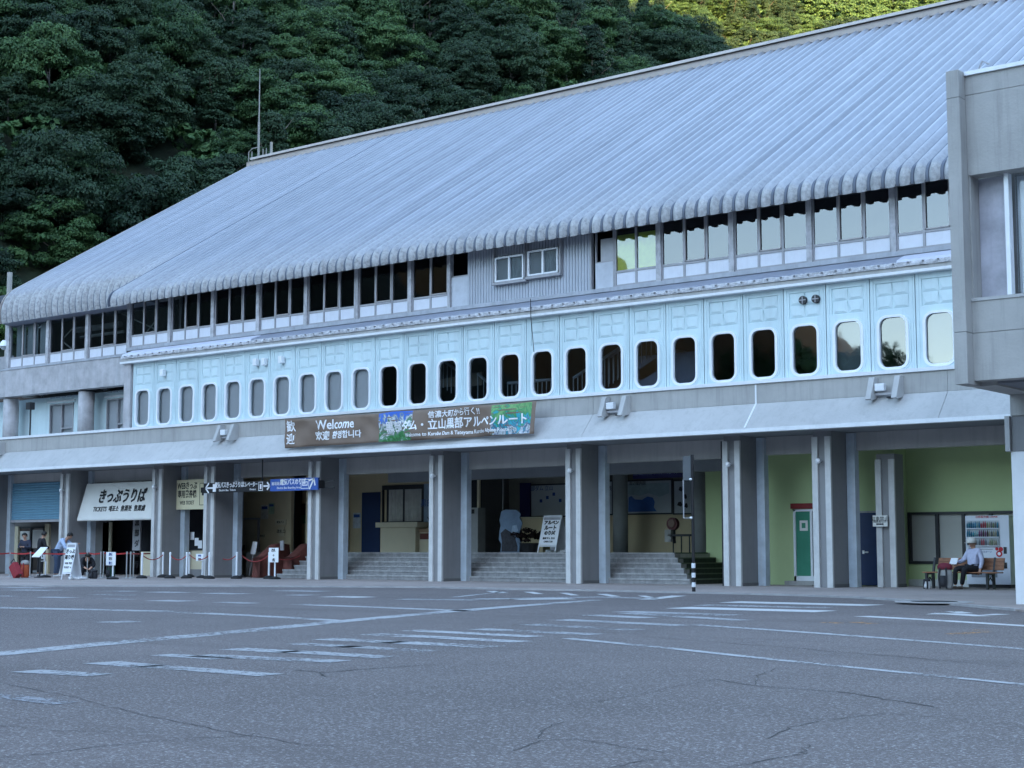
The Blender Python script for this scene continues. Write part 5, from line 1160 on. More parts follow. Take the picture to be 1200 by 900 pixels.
FV=thing('blue_ornament','dark blue and white ornament standing on the side of the cream counter','ornament',(b+0.5,44.0,PZ(495,620,43.8)))
z=PZ(495,620,43.8); r_=random.Random(3)
for k in range(7):
    an=k*0.9; MB().tube([(b+0.5,44.0,z+0.02),(b+0.5+0.25*math.cos(an),44.0+0.1*math.sin(an),z+0.25+0.05*k)],0.035,6,0.015).build('branch',sign_blue if k%2 else iron_m,FV)
MB().lathe(b+0.5,44.0,[(0.08,z),(0.12,z+0.08),(0.06,z+0.2)],12).build('vase',sign_bright,FV,smooth=True)
PB=thing('pale_blue_poster','tall pale blue poster panel at the right end of the cream counter','poster',(PX(501,44.4),44.4,2.2)); MB().box(PX(496.5,44.4),PX(506,44.4),44.4,44.44,PZ(500,612,44.4),PZ(500,567,44.4)).build('panel',mat('poster_blue',(0.25,0.33,0.42),0.5,0.25,1.8),PB); text('黒部',0.3,inkblue,PB,(PX(500,44.4),44.39,PZ(500,590,44.4)))
def board(name,label,px0,px1,py0,py1,Y,face,frame=iron_m,cat='board',t=0.05):
    x0,x1=PX(px0,Y),PX(px1,Y); pm=(px0+px1)/2; z1,z0=PZ(pm,py0,Y),PZ(pm,py1,Y)
    o=thing(name,label,cat,((x0+x1)/2,Y,z0)); f=0.05
    MB().box(x0,x1,Y,Y+t,z0,z0+f).box(x0,x1,Y,Y+t,z1-f,z1).box(x0,x0+f,Y,Y+t,z0+f,z1-f).box(x1-f,x1,Y,Y+t,z0+f,z1-f).build('frame',frame,o)
    MB().box(x0+f,x1-f,Y+0.02,Y+0.04,z0+f,z1-f).build('face',face,o); return o,x0+f,x1-f,z0+f,z1-f
mapface=mat('map_paper',(0.42,0.47,0.50),0.5,0.08,1.5,0.0)
o,x0,x1,z0,z1=board('framed_map','framed wall map with a deep blue sea area on the cream hall wall','x' and 732,788,562,603,46.36,mapface)
def blob(x0,x1,z0,z1,pts,Y,m,parent,name):
    v=[(x0+(x1-x0)*a,Y,z0+(z1-z0)*b_) for a,b_ in pts]; s=MB(); s.v=v; s.f=[tuple(range(len(v)))]; s.build(name,m,parent)
blob(x0,x1,z0,z1,[(0.05,0.05),(0.68,0.05),(0.62,0.18),(0.64,0.34),(0.60,0.48),(0.48,0.52),(0.36,0.42),(0.2,0.44),(0.12,0.55),(0.06,0.5)],46.372,mat('map_sea',(0.03,0.12,0.38),0.5,0.1,2,0),o,'sea_area')
blob(x0,x1,z0,z1,[(0.05,0.60),(0.3,0.55),(0.5,0.62),(0.75,0.5),(0.95,0.6),(0.95,0.93),(0.05,0.93)],46.374,mat('map_land',(0.30,0.40,0.42),0.5,0.2,3,0),o,'land_area')
text('周辺案内図',0.14,ink,o,(x0+0.5,46.368,z1-0.08))
o,x0,x1,z0,z1=board('framed_guide','framed guide poster with dark figures right of the wall map','' or 788.6,813,562,603,46.36,mapface)
for k,(a,b_,w) in enumerate(((0.35,0.72,0.22),(0.6,0.48,0.20),(0.3,0.25,0.3),(0.65,0.2,0.2))): blob(x0,x1,z0,z1,[(a-w/2,b_),(a-w/4,b_+0.10),(a+w/4,b_+0.11),(a+w/2,b_+0.01),(a+w/4,b_-0.05)],46.372,ink,o,'figure')
o,x0,x1,z0,z1=board('framed_notice','narrow framed white notice board left of the round column','' or 700,718.5,563,604,46.36,mapface); text('時刻表',0.2,ink,o,((x0+x1)/2,46.372,z1-0.25)); 
for k in range(6): MB().box(x0+0.1,x1-0.1,46.372,46.376,z1-0.5-k*0.16,z1-0.47-k*0.16).build('printed_line',ink,o)
NV=thing('navy_header_sign','long dim navy header sign above the framed wall map','sign',(PX(775,45.6),45.6,3.4)); MB().box(PX(742,45.6),PX(808,45.6),45.6,45.7,PZ(775,560,45.6),PZ(775,546,45.6)).build('panel',dblue_m,NV); text('立山黒部アルペンルート',0.26,mat('dim_print',(0.15,0.2,0.35),0.6),NV,(PX(775,45.6),45.59,PZ(775,553,45.6)),sx=0.8)
# stand with a dark round head
TS=thing('commemorative_stamp_stand','small stand with a dark red round head in front of the wall map','stand',(PX(795,44.2),44.2,HZ)); x=PX(789,44.2); zt_=PZ(789,614,44.2)
MB().tube([(x,44.1,zt_),(x,44.25,zt_)],0.21,18).build('round_head',mat('dark_red_head',(0.10,0.02,0.02),0.5),TS); MB().tube([(x,44.06,zt_+0.02),(x,44.1,zt_+0.02)],0.13,14).build('dial',mat('dial_tan',(0.2,0.12,0.09),0.5),TS); MB().tube([(x,44.2,zt_-0.2),(x+0.04,44.2,HZ+0.3)],0.05,8).build('neck',iron_m,TS)
x2=PX(797,44.2); x3=PX(812,44.2); zt2=PZ(800,626,44.2)
MB().box(x-0.1,x3,44.0,44.5,zt2-0.07,zt2).build('table_top',iron_m,TS)
for xx in (x+0.05,x2+0.1,x3-0.08): MB().tube([(xx,44.1,zt2-0.07),(xx,44.1,HZ)],0.022,6).build('leg',iron_m,TS)
MB().box(x-0.22,x+0.02,44.0,44.3,HZ+0.35,HZ+0.75).build('white_box',mat('box_grey',(0.4,0.4,0.38),0.6),TS)
# second bay
HG=thing('hanging_boarding_sign','dark indigo boarding sign hanging under the hall ceiling','sign',(PX(647,44),44,3.3)); MB().box(PX(630,44),PX(664,44),44,44.1,PZ(647,557.5,44),PZ(647,545,44)).build('panel',dblue_m,HG); text('電気バスのりば',0.24,inkw,HG,(PX(646,44),43.99,PZ(647,550.5,44)),sx=0.65)
for px in (636,658): MB().tube([(PX(px,44),44.05,PZ(px,545,44)),(PX(px,44),44.05,3.95)],0.015,5).build('rod',iron_m,HG)
o,x0,x1,z0,z1=board('route_board','large white route board beside an indigo panel at the back of the hall','' or 621,664,567,606,46.95,mat('dim_white_board',(0.6,0.64,0.64),0.6,0.05,1)); text('黒部ダム 立山',0.2,inkblue,o,((x0+x1)/2-0.4,46.965,z1-0.12))
for k in range(5): MB().box(x0+0.4+k*0.3,x0+0.52+k*0.3,46.964,46.969,z0+0.5+0.12*(k%3),z0+0.62+0.12*(k%3)).build('route_mark',inkblue,o)
IP=thing('indigo_panel','indigo upright panel left of the large white route board','panel',(PX(615,46.9),46.9,2)); MB().box(PX(609,46.9),PX(621,46.9),46.9,47.0,PZ(615,606,46.9),PZ(615,566,46.9)).build('panel',dblue_m,IP)
CB=thing('cream_counter','low cream counter at the back of the hall behind the dark shrub','counter',(PX(623,48),48,HZ)); MB().box(PX(612,46),PX(636,46),46,46.6,HZ,PZ(624,607,46)).build('body',cream_m,CB); MB().box(PX(611.6,46),PX(636.4,46),45.95,46.65,PZ(624,607,46)+.002,PZ(624,607,46)+0.04).build('top',creamlt_m,CB)
WC=thing('white_cabinet','narrow white cabinet near the left pillar inside the second stair bay','cabinet',(PX(552,43.9),43.9,HZ)); MB().box(PX(545,43.9),PX(560,43.9),43.9,44.33,HZ,PZ(552,595,43.9)).build('body',mat('cabinet_grey',(0.32,0.33,0.32),0.6),WC); MB().box(PX(549,43.9),PX(556,43.9),43.88,43.898,PZ(552,602,43.9),PZ(552,597,43.9)).build('display',blackp_m,WC); MB().box(PX(543,44.35),PX(561,44.35),44.35,44.5,PZ(552,595,43.9),PZ(552,558,43.9)).build('upper_case',dark_m,WC); MB().box(PX(559,44.25),PX(561.5,44.25),44.25,44.34,PZ(552,640,43.9),PZ(552,557,43.9)).build('pale_post',creamlt_m,WC)
# landscape standee (a plain generic cut-out board)
ST=thing('scenic_standee','cut-out photo board with a pale blue landscape standing at the top of the stairs','standee',(PX(598,42.6),42.6,HZ))
x0,x1=PX(584,42.6),PX(612,42.6); zz0,zz1=HZ,PZ(598,597,42.6)
def cut(pts,y0,y1,m,name,parent): MB().prism([(x0+(x1-x0)*a,zz0+(zz1-zz0)*b_) for a,b_ in pts],'y',y0,y1).build(name,m,parent)
cut([(0.08,0),(0.12,0.2),(0.02,0.3),(0.05,0.5),(0.1,0.62),(0.05,0.75),(0.12,0.95),(0.3,1.0),(0.75,0.99),(0.93,0.9),(0.88,0.8),(1.0,0.68),(0.92,0.55),(0.86,0.4),(0.9,0.25),(0.86,0)],42.6,42.63,mat('standee_blue',(0.16,0.24,0.34),0.5,0.25,2.5,0),'board',ST)
cut([(0.14,0.02),(0.16,0.25),(0.1,0.45),(0.3,0.55),(0.5,0.48),(0.7,0.36),(0.8,0.15),(0.8,0.02)],42.59,42.598,mat('standee_dark',(0.03,0.03,0.04),0.5,0.5,7,0),'dark_foreground',ST)
cut([(0.55,0.45),(0.6,0.62),(0.78,0.64),(0.84,0.5),(0.7,0.42)],42.585,42.589,mat('standee_pale',(0.3,0.4,0.5),0.5,0.3,4,0),'pale_patch',ST)
SH=thing('dark_shrub','low dark red-brown shrub in a planter between the cut-out board and the sandwich board','plant',(PX(619,43),43,HZ))
shl=leaf_mat('leaves_maroon',(0.010,0.006,0.006),(0.030,0.014,0.012)); cm=crown_mesh(77,0.55,0.28,26,60,0.05,shl,0.0)
o=link('foliage',cm,SH); o.location=(0,0,0.55); MB().lathe(PX(619,43),43,[(0.3,HZ),(0.4,HZ+0.3),(0.42,HZ+0.32)],14).build('planter',iron_m,SH)
def aframe(label,x,y,z0,w,h,spread,lines,seed,yaw=0.0):
    t=thing('sandwich_board',label,'sign board',(x,y,z0),local=True)
    al=math.atan2(spread,h)
    def P(u,v,off=0): # front board, v up the slope
        return (u,-spread+spread*v-off,h*v)
    def slab(u0,u1,v0,v1,o0,o1,m,name):
        s=MB(); s.v=[P(u0,v0,o0),P(u1,v0,o0),P(u1,v1,o0),P(u0,v1,o0),P(u0,v0,o1),P(u1,v0,o1),P(u1,v1,o1),P(u0,v1,o1)]; s.f=[(0,1,2,3),(4,5,6,7),(0,1,5,4),(1,2,6,5),(2,3,7,6),(3,0,4,7)]; s.build(name,m,t)
    slab(-w/2+.03,w/2-.03,0.2,0.96,-0.01,0.008,sign_bright,'poster')
    for u in (-w/2,w/2-0.03): slab(u,u+0.03,0,1,-0.02,0.015,frame_m,'side_rail')
    slab(-w/2,w/2,0.97,1.0,-0.02,0.016,frame_m,'top_rail'); slab(-w/2,w/2,0.16,0.19,-0.02,0.016,frame_m,'bottom_rail'); slab(-w/2+.03,w/2-.03,0.88,0.95,0.0085,0.012,alu_m,'header')
    s=MB(); s.v=[(-w/2,spread*1.0,0),(w/2,spread,0),(w/2,0.02,h),(-w/2,0.02,h)]+[(-w/2,spread+0.02,0),(w/2,spread+.02,0),(w/2,0.04,h),(-w/2,0.04,h)]; s.v=[(a,b_*1,c) if c>0 else (a,b_,c) for a,b_,c in s.v]; s.f=[(0,1,2,3),(4,5,6,7),(0,1,5,4),(1,2,6,5),(2,3,7,6),(3,0,4,7)]; s.build('rear_board',mat('board_back_white',(0.6,0.62,0.65),0.5),t)
    for k,(tx,sz,v,bo) in enumerate(lines):
        p=P(0,v,0.012); o=text(tx,sz,ink,t,(0,0,0),bold=bo); o.location=p; o.rotation_euler=(-al,0,0)
    for u in (-w/2-0.05,w/2-0.2): MB().box(u,u+0.25,spread*0.3,spread*0.3+0.35,0,0.09).build('weight_bag',white_m,t,bevel=0.03)
    t.rotation_euler=(0,0,yaw); return t
p=atz(75,679.3); aframe('white sandwich board with large black writing on the pavement by the ticket counter','' or p.x-0.0,p.y+0.3,0,0.50,1.26,0.24,[('きっぷ',0.17,0.76,0.006),('売り場',0.17,0.6,0.006),('WEB 予約',0.09,0.44,0.002),('TICKET →',0.09,0.33,0.002)],1)
p=(PX(646,42.2)); aframe('white sandwich board covered in dark writing at the top of the hall stairs',p,42.3,HZ,0.75,PZ(646,604,42.2)-HZ,0.38,[('アルペン',0.15,0.80,0.010),('ルート',0.17,0.66,0.010),('のりば',0.15,0.52,0.010),('黒部ダム 立山',0.08,0.38,0.003),('OPEN 7:30',0.08,0.29,0.003)],2)
# ------------------------------------------------------------------ barriers on the left
def ordn(i): return ('first','second','third','fourth','fifth','sixth','seventh','eighth','ninth','tenth','eleventh','twelfth','thirteenth','fourteenth')[i]
def steel_proto():
    t=thing('belt_post','','barrier post',(0,0,0),group='brushed steel barrier posts with red belts',local=True)
    MB().lathe(0,0,[(0.17,0),(0.17,0.015),(0.03,0.035)],16).build('base',chrome_m,t); MB().tube([(0,0,0.02),(0,0,0.93)],0.022,8).build('pole',chrome_m,t); MB().lathe(0,0,[(0.034,0.86),(0.034,0.94),(0.02,0.955)],10).build('belt_head',chrome_m,t); return t
def white_proto():
    t=thing('rope_post','','barrier post',(0,0,0),group='white barrier posts on black bases with red ropes',local=True)
    MB().lathe(0,0,[(0.20,0),(0.20,0.05),(0.12,0.10),(0.04,0.12)],16).build('base',black_m,t); MB().tube([(0,0,0.1),(0,0,0.90)],0.035,10).build('pole',frame_m,t); MB().lathe(0,0,[(0.038,0.88),(0.042,0.91),(0.02,0.94)],10).build('cap',frame_m,t); return t
st=[(11,677.2),(35,677.4),(102,679),(117.5,679),(121,678),(148,679),(152.5,679),(156,678)]
wt=[(166,679),(190.5,678),(199,679),(218.5,679),(221.5,677.5),(245,679.5),(248.5,678),(254.5,677.5),(277,679.5),(282,677.8),(315,679.5),(353,678.2)]
SP=[];WP=[]
for i,(px,py) in enumerate(st):
    p=atz(px,py-1.2); t=steel_proto() if i==0 else copy_tree(t0,None)
    if i==0: t0=t
    t.location=p; t['label']='steel belt post, '+ordn(i)+' from the left edge before the shuttered counter'; SP.append(p)
for i,(px,py) in enumerate(wt):
    p=atz(px,py-1.2); t=white_proto() if i==0 else copy_tree(t1,None)
    if i==0: t1=t
    t.location=p; t['label']='white rope post on black base, '+ordn(i)+' of the row counted from the ticket sign'; WP.append(p)
def belt(a,b,label,z=0.90):
    d=(b-a); s=MB(); n=8; q=[]
    for k in range(n+1):
        t=k/n; p=a.lerp(b,t); q.append(Vector((p.x,p.y,z-0.03*math.sin(math.pi*t))))
    nn=Vector((-d.y,d.x,0)).normalized()*0.002
    for k in range(n):
        for sg in (1,-1): s.quad(q[k]+nn*sg+Vector((0,0,.025)),q[k+1]+nn*sg+Vector((0,0,.025)),q[k+1]+nn*sg-Vector((0,0,.025)),q[k]+nn*sg-Vector((0,0,.025)))
    o=s.build('barrier_belt',red_m,None); tag(o,label,'belt',group='red retractable belts')
pl_=atz(-14,676.5)
belt(pl_,SP[0],'red belt leaving the picture at the left edge'); belt(SP[0],SP[1],'red belt in front of the red luggage'); belt(SP[1],Vector((SP[2].x,SP[2].y+.0,0)),'red belt passing behind the white sandwich board'); belt(SP[2],SP[3],'short red belt before the crouching person'); belt(SP[4],SP[5],'red belt behind the small sign stand'); belt(SP[6],SP[7],'short red belt below the vertical notice board'); belt(SP[5],Vector((PX(184,40.2),40.2,0)),'red belt running back towards the ticket counter')
def rope(a,b,label,z=0.84,sag=0.18):
    q=[]; 
    for k in range(11): t=k/10; p=a.lerp(b,t); q.append((p.x,p.y,z-sag*4*t*(1-t)))
    o=MB().tube(q,0.018,6).build('barrier_rope',redrope_m,None,smooth=True); tag(o,label,'rope',group='red barrier ropes')
rope(WP[0],WP[1],'red rope right of the ticket sign, nearest the belt posts'); rope(WP[2],WP[3],'red rope before the web ticket window pillar'); rope(WP[4],WP[5],'sagging red rope under the web ticket window'); rope(WP[7],WP[8],'red rope in front of the pillar right of the web ticket sign'); rope(WP[9],WP[10],'deep sagging red rope before the left covered ticket gate',sag=0.25); rope(WP[10],WP[11],'red rope before the right covered ticket gate')
def stand_sign(label,px,py,x0,x1,y0,y1,txt,m=sign_bright,im=ink):
    p=atz(px,py-1.2); t=thing('sign_stand',label,'sign stand',p); Y=p.y
    MB().lathe(p.x,p.y,[(0.21,0),(0.21,0.05),(0.05,0.1)],16).build('base',black_m,t); MB().tube([(p.x,Y,0.08),(p.x,Y,0.6)],0.03,8).build('pole',frame_m,t)
    a,b=PX(x0,Y),PX(x1,Y); z1,z0=PZ((x0+x1)/2,y0,Y),PZ((x0+x1)/2,y1,Y)
    MB().box(a,b,Y-0.05,Y-0.03,z0,z1).build('panel',m,t,bevel=0.004)
    h=z1-z0; n=len(txt)
    for k,s in enumerate(txt): text(s,h/n*0.72,im if k%2==0 else ink,t,((a+b)/2,Y-0.054,z1-h*(k+0.55)/n),bold=0.003,sx=0.85)
stand_sign('white sign stand with blue heading under the ticket awning',132,680,127,138,647,662.5,['団体','受付','窓口'],im=inkblue)
stand_sign('small white sign stand before the web ticket window',237,678.5,232,240.5,649,657.5,['WEB','発券'],im=inkblue)
stand_sign('white sign stand between the two covered ticket gates',322,680,317,328,642,659,['改札','→','1階'],im=ink)
stand_sign('small white sign on a post beside the tilted price board',53,678,49.5,56,650,658,['列','最後'])
TB=thing('tilted_price_board','tilted white price board on a stand beside the steel posts','sign stand',atz(45,677)); p=atz(45,677)
TB['_local']=1
s=MB(); s.v=[(-0.28,-0.12,0.78),(0.20,-0.12,0.78),(0.28,0.16,1.12),(-0.14,0.16,1.12)]; s.v+=[(a,b_,c-0.03) for a,b_,c in s.v]; s.f=[(0,1,2,3),(4,5,6,7),(0,1,5,4),(1,2,6,5),(2,3,7,6),(3,0,4,7)]; s.build('panel',sign_bright,TB); MB().tube([(0,0.05,0),(0,0.05,0.92)],0.03,8).build('pole',iron_m,TB); MB().lathe(0,0.05,[(0.2,0),(0.2,0.03),(0.04,0.05)],14).build('base',iron_m,TB)
# covered ticket gates
def gate(px,py,w,label):
    p=atz(px,py); t=thing('covered_ticket_gate',label,'ticket gate',(p.x,p.y,0),group='ticket gates under brown covers',local=True)
    rg_=random.Random(int(px)); prof=[(0.0,0.72),(0.25,0.78),(0.55,1.0),(0.85,1.22),(1.15,1.25),(1.5,1.22),(1.62,0.4)]
    v=[];n=10
    for i,(y,z) in enumerate(prof):
        for k in range(n+1):
            a=k/n; 
            if a<0.3: x=-w/2-0.05*(1-a/0.3); zz=z*a/0.3
            elif a>0.7: x=w/2+0.05*((a-0.7)/0.3); zz=z*(1-a)/0.3
            else: x=-w/2+w*(a-0.3)/0.4; zz=z
            v.append((x+rg_.uniform(-.015,.015)+0.02*math.sin(y*14+k),y+rg_.uniform(-.015,.015),max(0.01,zz+rg_.uniform(-.012,.012))))
    f=[(i*(n+1)+k,i*(n+1)+k+1,(i+1)*(n+1)+k+1,(i+1)*(n+1)+k) for i in range(len(prof)-1) for k in range(n)]
    f.append(tuple(range(n+1))); f.append(tuple(range((len(prof)-1)*(n+1),len(prof)*(n+1))))
    me=bpy.data.meshes.new('dust_cover'); me.from_pydata(v,[],f); me.materials.append(brown_m); me.polygons.foreach_set('use_smooth',[True]*len(f)); link('dust_cover',me,t)
    MB().box(-w/2+0.03,w/2-0.03,0.1,1.5,0.0,0.2).build('machine_foot',iron_m,t); MB().box(w/2+0.02,w/2+0.2,1.0,1.05,1.0,1.36).build('grey_reader',alu_m,t)
gate(299.5,677.2,0.36,'left ticket gate under a wrinkled brown dust cover in the passage'); gate(336,677.2,0.42,'right ticket gate under a wrinkled brown dust cover in the passage')
NT=thing('leaning_notice','white notice sheet leaning against the left covered ticket gate','notice',(0,0,0)); p=aty(297.5,642,40.6); NT['_local']=1; NT.location=(p.x,40.6,p.z); MB().box(-0.13,0.13,0,0.015,-0.24,0.24).build('sheet',sign_bright,NT); MB().tube([(0,0.03,-0.24),(0,0.03,-p.z)],0.015,6).build('stem',alu_m,NT); NT.rotation_euler=(R(-8),R(6),0)
# notice on the inner pillar, plates
IN=thing('pillar_notice','small white notice board fixed to the inner pillar beside the navy door','notice',(PX(1034,40.2),40.2,2)); a,b=PX(1023,40.25),PX(1040,40.25); z1,z0=PZ(1031,604,40.25),PZ(1031,617,40.25); MB().box(a,b,40.22,40.27,z0,z1).build('panel',sign_w,IN); text('駐車禁止',0.13,ink,IN,((a+b)/2,40.215,z1-0.1)); text('関係者以外',0.08,ink,IN,((a+b)/2,40.215,(z0+z1)/2-0.02)); text('■■■■',0.06,ink,IN,((a+b)/2,40.215,z0+0.06))
# bus stop pole
bp=atz(813,693.5); BS=thing('bus_stop_pole','slim dark bus stop pole with striped foot on the pavement edge','bus stop',bp); BS['_local']=1
zt=aty(812,533,bp.y).z
MB().tube([(0,0,0.68),(0,0,zt)],0.04,8).build('pole',blackp_m,BS)
for k in range(6): MB().tube([(0,0,0.0+0.115*k),(0,0,0.115*(k+1))],0.045+0.004*(k%2),10).build('foot_band',(blackp_m if k%2==0 else frame_m),BS)
MB().box(-0.26,0.0,-0.02,0.02,zt-0.62,zt-0.03).build('sign_panel',mat('dim_panel',(0.10,0.11,0.12),0.4),BS)
MB().box(-0.27,-0.25,-0.015,0.015,zt-1.55,zt-0.6).build('frame_rail',alu_m,BS); MB().box(-0.25,0,-0.015,0.015,zt-1.55,zt-1.53).build('frame_rail',alu_m,BS)
for k in (0.6,1.54): MB().lathe(-0.02,-0.05,[(0.02,zt-k-0.03),(0.045,zt-k),(0.02,zt-k+0.03)],8).build('clamp',frame_m,BS)
# ------------------------------------------------------------------ vending machine, bench
vy=41.25; a,b=PX(1130.5,vy),PX(1182,vy); z1=PZ(1156,604,vy); VM=thing('vending_machine','white drinks vending machine with red emblem and rows of bottles by the green wall','vending machine',((a+b)/2,vy,0))
MB().box(a,b,vy,vy+0.75,0.09,z1).build('cabinet',mat('vending_white',(0.66,0.70,0.76),0.35,0.03,2,0),VM,bevel=0.015)
MB().box(a+0.03,b-0.03,vy+0.05,vy+0.7,0.0,0.088).build('plinth',blackp_m,VM)
w=b-a; h=z1
dx0_,dx1_=a+0.04*w,a+0.78*w; zz=[z1-0.07*h-0.0,z1-0.43*h]
MB().box(dx0_,dx1_,vy-0.012,vy-0.002,zz[1],zz[0]).build('display_back',mat('display_white',(0.55,0.58,0.60),0.5,0.05,3,0),VM)
cols=[(0.05,0.25,0.35),(0.04,0.2,0.3),(0.1,0.35,0.4),(0.3,0.5,0.5),(0.08,0.3,0.45),(0.5,0.55,0.55),(0.25,0.1,0.2),(0.5,0.1,0.12),(0.12,0.08,0.07),(0.3,0.35,0.2),(0.45,0.42,0.3),(0.2,0.22,0.24)]
cm_=[mat('drink_%s'%n_,c,0.35,0.1,9,0) for n_,c in zip('abcdefghijkl',cols)]
bw_=(dx1_-dx0_)/16; rh=(zz[0]-zz[1])/3; rq=random.Random(2)
bm_={}
for r_i in range(3):
    zb=zz[0]-rh*(r_i+1)+0.03
    MB().box(dx0_,dx1_,vy-0.075,vy-0.013,zb-0.025,zb-0.002).build('shelf',sign_bright,VM)
    for k in range(16):
        j=(k*12//16+rq.randint(0,2))%12 if r_i<2 else rq.choice([8,9,10,11,7,5]); hh=rh*rq.choice((0.62,0.72,0.8))
        key=(j,round(hh,3))
        if key not in bm_: bm_[key]=MB().lathe(0,0,[(bw_*.38,0),(bw_*.38,hh*.68),(bw_*.16,hh*.85),(bw_*.16,hh)],8).mesh('bottle',cm_[j],True)
        o=link('bottle',bm_[key],VM); o.location=Vector(o.location)+Vector((dx0_+bw_*(k+0.5),vy-0.045,zb))
pg=MB(); pg.quad((dx0_,vy-0.085,zz[1]),(dx1_,vy-0.085,zz[1]),(dx1_,vy-0.085,zz[0]),(dx0_,vy-0.085,zz[0])); pg.build('display_glass',glass('vending_glass',(0.92,0.94,0.95),0.0),VM)
zr=z1-0.52*h
for (cx,cz,rr) in ((a+0.76*w,zr-0.02,0.085),(a+0.80*w,zr+0.10,0.06),(a+0.71*w,zr+0.11,0.045)): MB().tube([(cx,vy-0.012,cz),(cx,vy-0.002,cz)],rr,18).build('red_emblem',inkred,VM)
MB().tube([(a+0.76*w,vy-0.016,zr-0.02),(a+0.76*w,vy-0.0125,zr-0.02)],0.045,14).build('emblem_centre',sign_bright,VM)
MB().box(a+0.08*w,a+0.62*w,vy-0.01,vy-0.002,zr+0.09,zr+0.11).build('button_strip',alu_m,VM); MB().box(a+0.86*w,a+0.93*w,vy-0.01,vy-0.002,zr-0.02,zr+0.16).build('bill_slot',iron_m,VM); MB().box(a+0.84*w,a+0.93*w,vy-0.012,vy-0.002,0.52,0.68).build('coin_return',blackp_m,VM)
MB().box(a+0.12*w,a+0.7*w,vy-0.015,vy-0.002,0.28,0.5).build('dispensing_flap',mat('flap_grey',(0.25,0.27,0.3),0.3),VM)
text('自動販売機 DRINK',0.075,inkred,VM,(a+0.5*w,vy-0.006,z1-0.045)); text('つめた〜い あったか〜い',0.06,inkblue,VM,(a+0.32*w,vy-0.006,zr+0.03))
# bench
by=39.3; bx0_,bx1_=PX(1079,by-0.0),PX(1166.5,by)
BE=thing('park_bench','brown slatted wooden bench with dark iron legs before the drinks machine','bench',((bx0_+bx1_)/2,by,0))
for k in range(4): MB().box(bx0_,bx1_,by-0.02+k*0.115,by+0.075+k*0.115,0.415,0.445).build('seat_slat',wood_m,BE,bevel=0.006)
for k in range(3):
    yy=by+0.47+k*0.04; z=0.50+k*0.105
    MB().prism([(yy,z),(yy+0.03,z-0.01),(yy+0.065,z+0.085),(yy+0.035,z+0.095)],'x',bx0_+0.22,bx1_-0.02).build('back_slat',wood_m,BE)
for x in (bx0_+0.08,bx1_-0.30):
    MB().prism([(by-0.02,0),(by+0.06,0),(by+0.09,0.37),(by+0.38,0.37),(by+0.42,0),(by+0.50,0),(by+0.50,0.42),(by+0.62,0.80),(by+0.57,0.82),(by+0.44,0.44),(by-0.03,0.41)],'x',x,x+0.05).build('leg',iron_m,BE)
    MB().tube([(x+0.025,by+0.05,0.18),(x+0.025,by+0.22,0.30),(x+0.025,by+0.40,0.18)],0.018,6).build('leg_brace',iron_m,BE)
